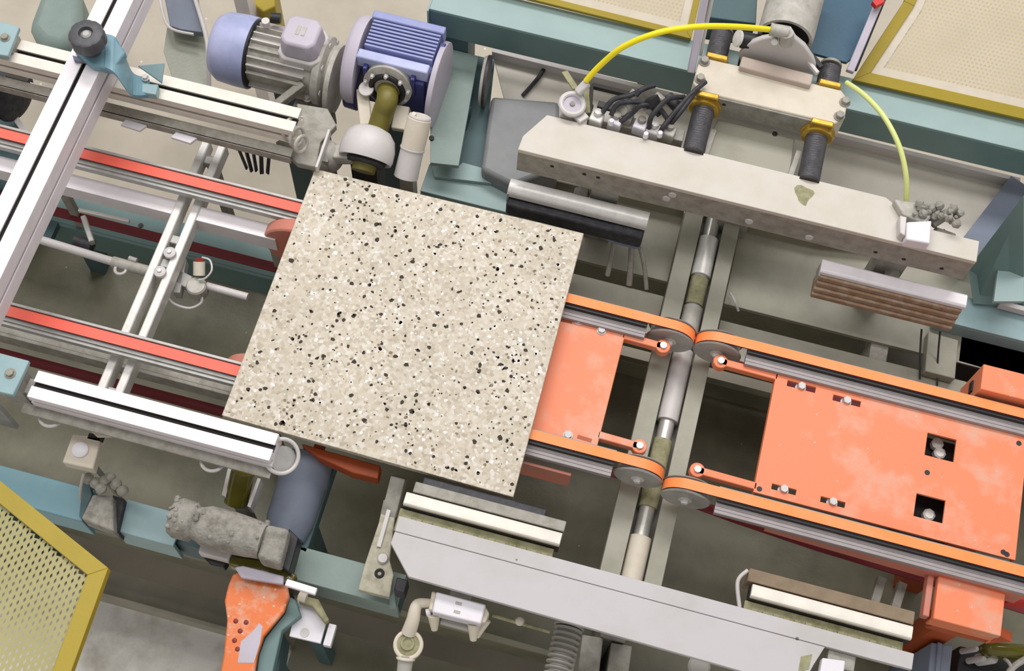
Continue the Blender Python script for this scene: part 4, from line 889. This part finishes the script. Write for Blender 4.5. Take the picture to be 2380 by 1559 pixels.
m = MB(); m.lathe(hc, ax, [(.006, .050), (0, .054), (0, .058), (.008, .0605), (.03, .060), (.052, .054), (.068, .040), (.075, .02), (.076, 0)], 48, caps=False); obj('hood', m, 'cast_light', t, 0, 60)
m = MB(); m.lathe(hc+ax*.012, ax, [(0, .050), (.01, .050)], 40); obj('dark_liner', m, 'black', t)
m = MB(); m.lathe(hc-ax*.02-V((0, 0, .012)), ax, [(0, .026), (.03, .028)], 32); obj('spindle', m, 'olive_rubber', t, .001)
m = MB(); m.lathe(hc-ax*.004-V((0, 0, .012)), ax, [(0, .040), (.006, .044), (.012, .043)], 36); obj('wheel_rim', m, 'black_rubber', t, .001)
m = MB(); a = P(760, 345, 1.0); m.lathe(a-V((0, 0, .05)), (-.2, -.1, 1), [(0, .034), (.03, .034), (.05, .028), (.058, .01)], 32); obj('side_dome', m, 'cast_grey', t, 0, 60)
m = MB(); m.obox(P(775, 350, 1.0), P(820, 350, 1.01), .035, .03); obj('bridge', m, 'cast_grey', t, .003)
m = MB(); a = P(850, 400, .9); m.box(a.x-.03, a.x+.03, a.y-.01, a.y+.04, .42, .96); obj('stem', m, 'black', t)
t = thing('side_cylinder', 'cream and grey canister standing right of the round grinding head', 'canister', tuple(P(945, 415, .9)))
a = P(976, 272, 1.07); b = P(943, 412, .97); d = (b-a).normalized(); L_ = (b-a).length
m = MB(); m.lathe(a, d, [(0, .02), (.003, .026), (.03, .027), (L_*.5, .026)], 28); obj('cream_sleeve', m, 'cream', t, .001)
m = MB(); m.lathe(a+d*L_*.5, d, [(0, .0275), (.004, .0275), (.006, .0255), (L_*.5, .027), (L_*.5, .0)], 28); obj('grey_sleeve', m, 'cast_light', t, .001)
m = MB(); m.ring(a, d, .021, .004, 24, 8); obj('rim', m, 'cast_light', t)
m = MB(); m.lathe(a+V((-.012, -.004, .008)), (0, 0, 1), [(0, .006), (.006, .005)], 10); obj('nipple', m, 'cream', t)
m = MB(); m.box(b.x-.015, b.x+.015, b.y-.0, b.y+.03, .5, .97); obj('stem', m, 'steel_dusty', t)
# yellow thing under slab: dark orange block showing below the slab edge
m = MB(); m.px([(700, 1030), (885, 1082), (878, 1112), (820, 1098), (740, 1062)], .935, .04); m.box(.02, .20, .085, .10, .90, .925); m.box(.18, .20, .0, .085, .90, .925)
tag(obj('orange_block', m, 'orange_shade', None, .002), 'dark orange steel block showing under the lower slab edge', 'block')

# ------------------------------------------------------------ lower left parts
t = thing('limit_switch', 'pale square box with a round cap below the lower profile rail', 'switch', tuple(P(190, 1040, .95)))
m = MB(); m.px([(168, 1008), (236, 1016), (216, 1090), (144, 1074)], .98, .03); obj('body', m, 'cream', t, .003)
m = MB(); a = P(187, 1046, .98); m.lathe(a, (0, 0, 1), [(0, .016), (.004, .016), (.006, .012)], 24); obj('round_cap', m, 'white_plastic', t)
m = MB(); m.px([(208, 998), (262, 1006), (268, 1014), (225, 1014)], 1.0, .008); obj('tab', m, 'cream', t, .001); m = MB(); m.obox(P(205, 1012, .98), P(240, 1020, .98), .012, .006); obj('dark_slot', m, 'slot_dark', t)
m = MB(); a = P(195, 1050, .95); m.box(a.x-.004, a.x+.004, a.y-.004, a.y+.004, .42, .95); obj('stem', m, 'steel_dusty', t)
t = thing('nozzle_mount', 'grey wedge nozzle mount between two pale blue flange sections', 'nozzle', tuple(P(235, 1180, .85)))
m = MB(); m.px([(215, 1148), (262, 1152), (264, 1235), (188, 1205)], .9, .05); obj('wedge', m, 'dust_crust', t, .004)
m = MB(); m.px([(192, 1120), (205, 1110), (214, 1150), (190, 1208), (184, 1200)], .87, .05); obj('cheek', m, 'teal_dark', t, .001)
m = MB(); m.px([(262, 1150), (290, 1160), (272, 1238), (264, 1235)], .87, .06); obj('cheek', m, 'black_rubber', t, .001)
random.seed(5); m = MB()
for (x, y) in ((205, 1112), (222, 1122), (240, 1118), (255, 1110), (270, 1125), (285, 1140), (235, 1135)):
    c_ = P(x, y, .92); m.lathe(c_, (random.uniform(-1, 1), .3, 1), [(-.012, .004), (-.004, .012), (.008, .010), (.012, .003)], 9)
obj('nozzle', m, 'steel_dusty', t, .001)
m = MB(); m.tube([P(195, 1100, .95), P(188, 1130, .93), P(186, 1160, .9)], .003); obj('tube', m, 'cable_grey', t)
t = thing('grinding_head', 'dust-crusted grey grinding head lying across the lower teal frame', 'grinding head', (.1, -.2, .85))
a = P(402, 1200, .97); b = P(612, 1258, .97); m = MB()
d = (b-a).normalized(); L_ = (b-a).length
m.lathe(a, d, [(-.004, .012), (0, .034), (.012, .040), (.042, .039), (.048, .032), (.056, .034), (.07, .040), (L_*.6, .041), (L_*.85, .038), (L_, .034)], 36); obj('crusted_body', m, 'dust_crust', t, 0, 50)
random.seed(11); m = MB()
for i in range(34):
    q = random.random()**1.6; an = random.uniform(-.9, 1.1); c_ = a+d*L_*q+V((0, math.sin(an)*.039, math.cos(an)*.039)); r = random.uniform(.003, .0065)
    m.lathe(c_, (0, math.sin(an), math.cos(an)), [(-r, r), (r*.2, r*.9), (r*.6, r*.4)], 6)
obj('dust_lumps', m, 'dust_crust', t)['kind'] = 'stuff'
m = MB(); m.px([(616, 1216), (672, 1228), (650, 1312), (596, 1296)], .99, .06); obj('end_block', m, 'dust_crust', t, .008)
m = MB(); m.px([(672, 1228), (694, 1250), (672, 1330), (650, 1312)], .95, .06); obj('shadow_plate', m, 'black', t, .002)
m = MB(); m.px([(470, 1250), (542, 1272), (530, 1302), (460, 1284)], .93, .03); obj('foot_block', m, 'cast_light', t, .003)
m = MB(); m.px([(462, 1284), (530, 1302), (520, 1318), (490, 1312)], .90, .03); obj('foot_pad', m, 'black', t, .002)
m = MB(); m.px([(535, 1290), (600, 1300), (690, 1335), (680, 1350), (560, 1325), (530, 1312)], .92, .03); obj('olive_seal', m, 'olive_glass', t, .003)
m = MB(); m.px([(545, 1318), (565, 1314), (660, 1338), (658, 1358), (560, 1342)], .93, .012); obj('clamp_strip', m, 'lilac_grey', t, .002)
m = MB(); a2 = P(560, 1250, .9); m.box(a2.x-.04, a2.x+.04, a2.y-.02, a2.y+.02, .345, .93); obj('stem', m, 'black', t)
t = thing('coolant_pipe', 'olive translucent pipe stub under the end of the lower profile rail', 'pipe', tuple(P(555, 1130, .9)))
m = MB(); m.cyl(P(566, 1092, .95), P(548, 1168, .90), .024, 28); obj('pipe', m, 'olive_glass', t, .001)
m = MB(); m.px([(530, 1085), (540, 1085), (525, 1155), (515, 1150)], .93, .04); m.px([(598, 1110), (606, 1112), (582, 1180), (574, 1176)], .93, .04); obj('bracket_edge', m, 'cast_light', t, .001)
m = MB(); m.obox(P(548, 1168, .88), P(556, 1140, .88), .02, .5); obj('stem', m, 'steel_dusty', t)
m = MB(); m.box(-.9, .30, -1.2, -.24, .0, .06); tag(obj('lit_floor_patch', m, 'lit_floor', None, .002), 'added pale scuffed patch lightening the floor beside the yellow guard at the bottom left', 'floor sheet')  # sheet added to brighten the shaded floor, scuffs included
t = thing('spindle_motor', 'dull slate-blue cylindrical motor below the slab edge', 'motor', tuple(P(680, 1180, .85)))
a = P(722, 1060, .86); b = P(662, 1250, .86); d = (b-a).normalized(); L_ = (b-a).length
m = MB(); m.lathe(a, d, [(0, .03), (.004, .050), (.06, .052), (.064, .050), (L_*.8, .049), (L_, .04)], 40); obj('body', m, 'slate_blue', t, .001)
m = MB(); a2 = P(700, 1150, .5); m.box(.15, .19, -.11, -.07, .42, .83); obj('stem', m, 'teal_dark', t)
m = MB(); m.px([(765, 1060), (785, 1066), (712, 1285), (690, 1275)], .85, .04); obj('side_plate', m, 'teal_dark', t, .002)
t = thing('slotted_arm', 'dusty slotted arm plate beside the left end of the lower clamp beam', 'arm', tuple(P(880, 1290, .9)))
m = MB(); m.px([(892, 1160), (922, 1168), (905, 1300), (915, 1335), (905, 1388), (832, 1370), (848, 1310), (880, 1215)], .92, .02); obj('arm', m, 'arm_dust', t, .002)
m = MB(); a = P(882, 1332, .921); m.ring(a, (0, 0, 1), .007, .003, 20, 8); obj('hole_ring', m, 'slot_dark', t)
m = MB(); a = P(890, 1298, .922); m.lathe(a, (0, 0, 1), [(0, .011), (.006, .009)], 16); obj('knob', m, 'cast_light', t)
m = MB(); m.obox(P(905, 1180, .925), P(880, 1270, .925), .008, .002); obj('groove', m, 'cast_light', t)
m = MB(); m.px([(922, 1340), (950, 1348), (940, 1380), (915, 1372)], .93, .05); obj('end_block', m, 'black_rubber', t, .003)
m = MB(); m.px([(905, 1388), (915, 1375), (920, 1405), (905, 1408)], .87, .03); obj('tip', m, 'teal_top', t)
m = MB(); m.obox(P(925, 1110, .95), P(902, 1200, .92), .03, .04); obj('link', m, 'steel_dusty', t, .002)
# orange bracket and its teal backing
t = thing('orange_lever', 'chipped orange steel lever plate with a pale worn patch at the bottom edge', 'lever', tuple(P(590, 1420, .9)))
pts = [(540, 1335), (560, 1326), (668, 1360), (672, 1385), (660, 1420), (612, 1478), (598, 1520), (585, 1600), (505, 1600), (520, 1520), (528, 1440), (522, 1395), (530, 1360)]
m = MB(); m.px(pts, .905, .016); obj('plate', m, 'orange_deep', t, .003)
m = MB(); m.px([(602, 1448), (610, 1455), (604, 1495), (590, 1540), (552, 1540), (560, 1490), (585, 1470)], .9056, .0008); obj('worn_patch', m, 'lilac_grey', t)
for (x, y) in ((548, 1443), (572, 1446), (558, 1466), (545, 1488), (552, 1508)):
    a = P(x, y, .9055); m = MB(); m.lathe(a, (0, 0, 1), [(0, .005), (.0006, .004)], 9); obj('chip_mark', m, 'dark_red', t)
pts2 = [(672, 1385), (688, 1395), (700, 1430), (655, 1465), (625, 1600), (585, 1600), (598, 1520), (612, 1478), (660, 1420)]
m = MB(); m.px(pts2, .88, .03); obj('backing', m, 'teal', t, .002)
m = MB(); m.px([(668, 1360), (674, 1385), (662, 1424), (616, 1482), (602, 1520), (592, 1600), (580, 1600), (596, 1518), (608, 1476), (655, 1418)], .888, .03); obj('dark_edge', m, 'black', t)
m = MB(); m.px([(655, 1465), (660, 1475), (640, 1600), (625, 1600)], .80, .1); obj('side_wall', m, 'teal_dark', t)
m = MB(); m.box(.14, .2, -.42, -.36, .345, .87); obj('post', m, 'teal_dark', t)
m = MB(); m.obox(P(664, 1352, .95), P(735, 1374, .95), .014, .012); 
t = thing('angle_bracket', 'pale steel angle bracket with a hole beside the orange lever', 'bracket', tuple(P(715, 1440, .85)))
obj('light_bar', m, 'anodised', t, .002)
m = MB(); m.px([(692, 1392), (720, 1402), (758, 1448), (745, 1495), (672, 1478)], .86, .008); obj('plate', m, 'white_plastic', t, .001)
m = MB(); a = P(708, 1470, .8605); m.cyl(a, a+V((0, 0, .0006)), .009, 18); obj('hole_cap', m, 'steel', t)
m = MB(); m.px([(765, 1448), (782, 1452), (768, 1502), (750, 1498)], .86, .02); obj('end_strip', m, 'white_plastic', t, .001)
m = MB(); m.px([(690, 1380), (740, 1392), (765, 1440), (755, 1448), (725, 1408), (695, 1400)], .89, .02); obj('dusty_cover', m, 'olive_dust', t, .003)
m = MB(); m.cyl(P(695, 1384, .90), P(712, 1390, .90), .010, 16); obj('pin', m, 'cream', t)
m = MB(); a = P(715, 1430, .8); m.box(a.x-.015, a.x+.015, a.y-.015, a.y+.015, .345, .85); obj('stem', m, 'teal_dark', t)
# pneumatic valve block with branch and disc valve
t = thing('valve_block', 'white pneumatic valve block with four nozzles below the lower clamp beam', 'valve', tuple(P(1065, 1415, 1.05)))
m = MB(); m.px([(1014, 1374), (1130, 1404), (1118, 1450), (1004, 1422)], 1.09, .035); obj('block', m, 'white_plastic', t, .003)
for i, (x, y) in enumerate(((1066, 1402), (1062, 1422))):
    a = P(x, y, 1.0905); m = MB(); m.box(a.x-.006, a.x+.006, a.y-.003, a.y+.003, 1.0898, 1.0903); obj('print_mark', m, 'cable_grey', t)
m = MB(); m.px([(1004, 1372), (1016, 1376), (1006, 1420), (996, 1416)], 1.08, .03); m.px([(1126, 1404), (1138, 1425), (1128, 1448), (1116, 1446)], 1.08, .03); obj('end_cap', m, 'cream', t, .003)
for (x0, y0, x1, y1, r0, r1) in ((1008, 1428, 1010, 1464, .012, .006), (1102, 1448, 1100, 1488, .013, .006), (1132, 1440, 1108, 1480, .008, .005)):
    m = MB(); m.cyl(P(x0, y0, 1.06), P(x1, y1, 1.04), r0, 16, r1); obj('nozzle', m, 'cream', t, .0008)
m = MB(); m.cyl(P(1000, 1422, 1.06), P(990, 1424, 1.06), .007, 12); obj('screw', m, 'white_plastic', t)
m = MB(); m.obox(P(1025, 1440, 1.05), P(1098, 1460, 1.05), .014, .012); obj('under_bar', m, 'cable_grey', t, .001)
m = MB(); m.box(.54, .58, -.245, -.20, 1.07, 1.085); m.box(.54, .58, -.21, -.2, 1.085, 1.108); obj('hanger', m, 'steel_dusty', t)
t = thing('disc_valve', 'tan round disc valve on a branch pipe at the bottom edge', 'valve', tuple(P(950, 1498, .98)))
m = MB(); m.tube([P(1004, 1402, 1.06), P(975, 1402, 1.06), P(966, 1412, 1.06), P(960, 1440, 1.05), P(950, 1470, 1.03)], lambda s_: .008+.006*s_, 14); obj('branch', m, 'cream', t)
a = P(949, 1498, 1.03); m = MB(); m.lathe(a-V((0, 0, .02)), (0, -.1, 1), [(0, .024), (.003, .026), (.018, .027), (.02, .024)], 36); obj('disc', m, 'olive_dust', t, .001)
m = MB(); m.ring(a, (0, -.1, 1), .024, .004, 36, 8); obj('rim', m, 'cream', t)
m = MB(); m.lathe(a+V((-.002, .002, 0)), (0, -.1, 1), [(0, .014), (.004, .013), (.004, .009), (.002, .008)], 28); obj('hub', m, 'olive_dust', t, .0006)
m = MB(); m.cyl(P(944, 1522, 1.02), P(934, 1600, 1.0), .015, 18, .012); obj('outlet', m, 'cable_grey', t, .001)
m = MB(); m.ring(P(943, 1530, 1.02), P(934, 1600, 1.0)-P(944, 1522, 1.02), .015, .003, 20, 8); obj('collar', m, 'cream', t)
t = thing('small_chain', 'thin pale linkage rod under the lower clamp beam', 'rod', tuple(P(1220, 1445, 1.05)))
m = MB(); m.cyl(P(1145, 1430, 1.05), P(1278, 1468, 1.05), .0035, 10); obj('rod', m, 'olive_dust', t)
m = MB(); m.lathe(P(1208, 1443, 1.052), (0, 0, 1), [(-.006, .006), (0, .009), (.006, .006)], 16); obj('ball', m, 'cream', t)
t = thing('bellows_hose', 'grey ribbed bellows hose at the bottom edge', 'hose', tuple(P(1300, 1500, .92)))
a = P(1322, 1458, .95); b = P(1278, 1640, .95); d = (b-a).normalized(); L_ = (b-a).length; pr = []
n_ = int(L_/.011)
for i in range(n_): pr += [(i*.011, .019), (i*.011+.003, .027), (i*.011+.006, .027), (i*.011+.009, .019)]
m = MB(); m.lathe(a, d, pr, 26); obj('bellows', m, 'cable_grey', t, 0, 60)
m = MB(); m.obox(P(1350, 1462, .95), P(1306, 1640, .95), .010, .02); obj('side_rod', m, 'steel_dusty', t, .001)
m = MB(); m.lathe(a, -d, [(0, .029), (.01, .029)], 24); obj('collar', m, 'cast_grey', t, .001)
for lab, x in (('grey upright channel right of the ribbed bellows, left one', 1378), ('grey upright channel right of the ribbed bellows, right one', 1445)):
    m = MB(); a = P(x, 1478+(x-1378)*.28, .85); b = P(x-20, 1640, .85); m.obox(a, b, .042, .5); tag(obj('upright_channel', m, 'steel_dusty', None, .002), lab, 'channel')
m = MB(); a = P(1625, 1548, .9); m.lathe(a, (0, 0, 1), [(-.03, .02), (0, .022), (.004, .018)], 20); m.lathe(a, (0, 0, 1), [(-.55, .01), (-.03, .01)], 12); tag(obj('hose_stub', m, 'cable_grey'), 'grey hose stub under the clamp beam at the bottom edge', 'hose')
# right lower corner
m = MB(); m.px([(2352, 1362), (2400, 1374), (2400, 1402), (2350, 1392)], .86, .05); tag(obj('red_block', m, 'red_paint', None, .004), 'small red block at the right edge beside the orange box bracket', 'block')
m = MB(); m.px([(2165, 1492), (2215, 1500), (2200, 1640), (2150, 1640)], .72, .72); m.px([(2180, 1490), (2192, 1494), (2178, 1640), (2168, 1640)], .726, .006); tag(obj('steel_column', m, 'slate_blue', None, .003), 'blue-grey steel column below the orange box bracket', 'column')
t = thing('hydraulic_unit', 'dark greasy hydraulic fitting cluster at the lower right corner', 'fittings', tuple(P(2330, 1530, .6)))
m = MB(); m.px([(2230, 1500), (2420, 1540), (2420, 1640), (2210, 1640)], .6, .6); obj('body', m, 'black', t, .004)
m = MB(); m.px([(2285, 1490), (2400, 1495), (2400, 1530), (2300, 1520)], .7, .05); obj('olive_cap', m, 'olive_glass', t, .01)
for (x, y, r) in ((2308, 1528, .013), (2284, 1530, .007), (2268, 1508, .006), (2345, 1512, .006)):
    m = MB(); m.lathe(P(x, y, .66), (.3, 0, 1), [(-.05, r), (0, r), (.006, r*.7)], 14); obj('nut', m, 'cast_light', t)
m = MB(); m.tube([P(2335, 1580, .68), P(2355, 1550, .69), P(2385, 1530, .7)], .007); m.tube([P(2335, 1530, .68), P(2348, 1545, .69), P(2360, 1580, .69)], .004); obj('pipe', m, 'cast_grey', t)
# ------------------------------------------------------------ the slab
c = [P(732, 392, 1.0), P(1357, 542, 1.0), P(1193, 1155, 1.0), P(515, 965, 1.0)]
t = thing('terrazzo_slab', 'square beige terrazzo slab with dark and white stone chips lying on the belts', 'slab', (.3, .3, .982))
m = MB(); m.prism([tuple(p[:2]) for p in c], .9845, 1.0); obj('slab_body', m, 'terrazzo', t, .0012)
random.seed(21)
def chips(n, r0, r1, k, name, seed):
    random.seed(seed); m = MB(); cl = [(random.random(), random.random()) for _ in range(26)]
    for i in range(n):
        if random.random() < .3:
            q = random.choice(cl); u = q[0]+random.gauss(0, .06); v = q[1]+random.gauss(0, .06)
        else: u = random.random(); v = random.random()
        if not (.012 < u < .988 and .012 < v < .988): continue
        p = (c[3]*(1-u)+c[2]*u)*(1-v)+(c[0]*(1-u)+c[1]*u)*v
        r = r0+(r1-r0)*random.random()**2; nn = random.choice((5, 6, 7)); a0 = random.random()*6.3; el = random.uniform(.6, 1); ro = random.random()*3.1
        pts = []
        for j in range(nn):
            a = a0+2*math.pi*(j+random.uniform(-.25, .25))/nn; rr = r*random.uniform(.7, 1.1); x = rr*math.cos(a); y = rr*el*math.sin(a)
            pts.append((p.x+x*math.cos(ro)-y*math.sin(ro), p.y+x*math.sin(ro)+y*math.cos(ro)))
        m.prism(pts, 1.0-.0005, 1.00012)
    o = obj(name, m, k, t); o['kind'] = 'stuff'
chips(520, .0024, .0068, 'chip_dark', 'dark_chips', 1)
chips(420, .002, .0048, 'chip_brown', 'brown_chips', 2)
chips(560, .002, .0055, 'chip_white', 'white_chips', 3)
GR = {'aluminium_profile': 'aluminium profile rails at the left', 'clamp_pad': 'clamp pads along both clamp beams', 'clamp_beam': 'clamp beams either side of the slab', 'guard_panel': 'yellow-framed guard panels', 'guide_rod': 'guide rods of the press head', 'belt_conveyor': 'orange belt conveyors', 'support_box': 'orange box brackets', 'air_hose': 'yellow air hoses', 'strut': 'thin struts', 'bracket_plate': 'pale blue bracket plates', 'upright_strip': 'pale upright strips', 'upright_channel': 'grey upright channels', 'electric_motor': 'electric motors at the top'}
for o in bpy.data.objects:
    k_ = o.name.split('.')[0]
    if o.parent is None and k_ in GR and 'group' not in o: o['group'] = GR[k_]
for o in bpy.data.objects:
    if '_o' in o: del o['_o']
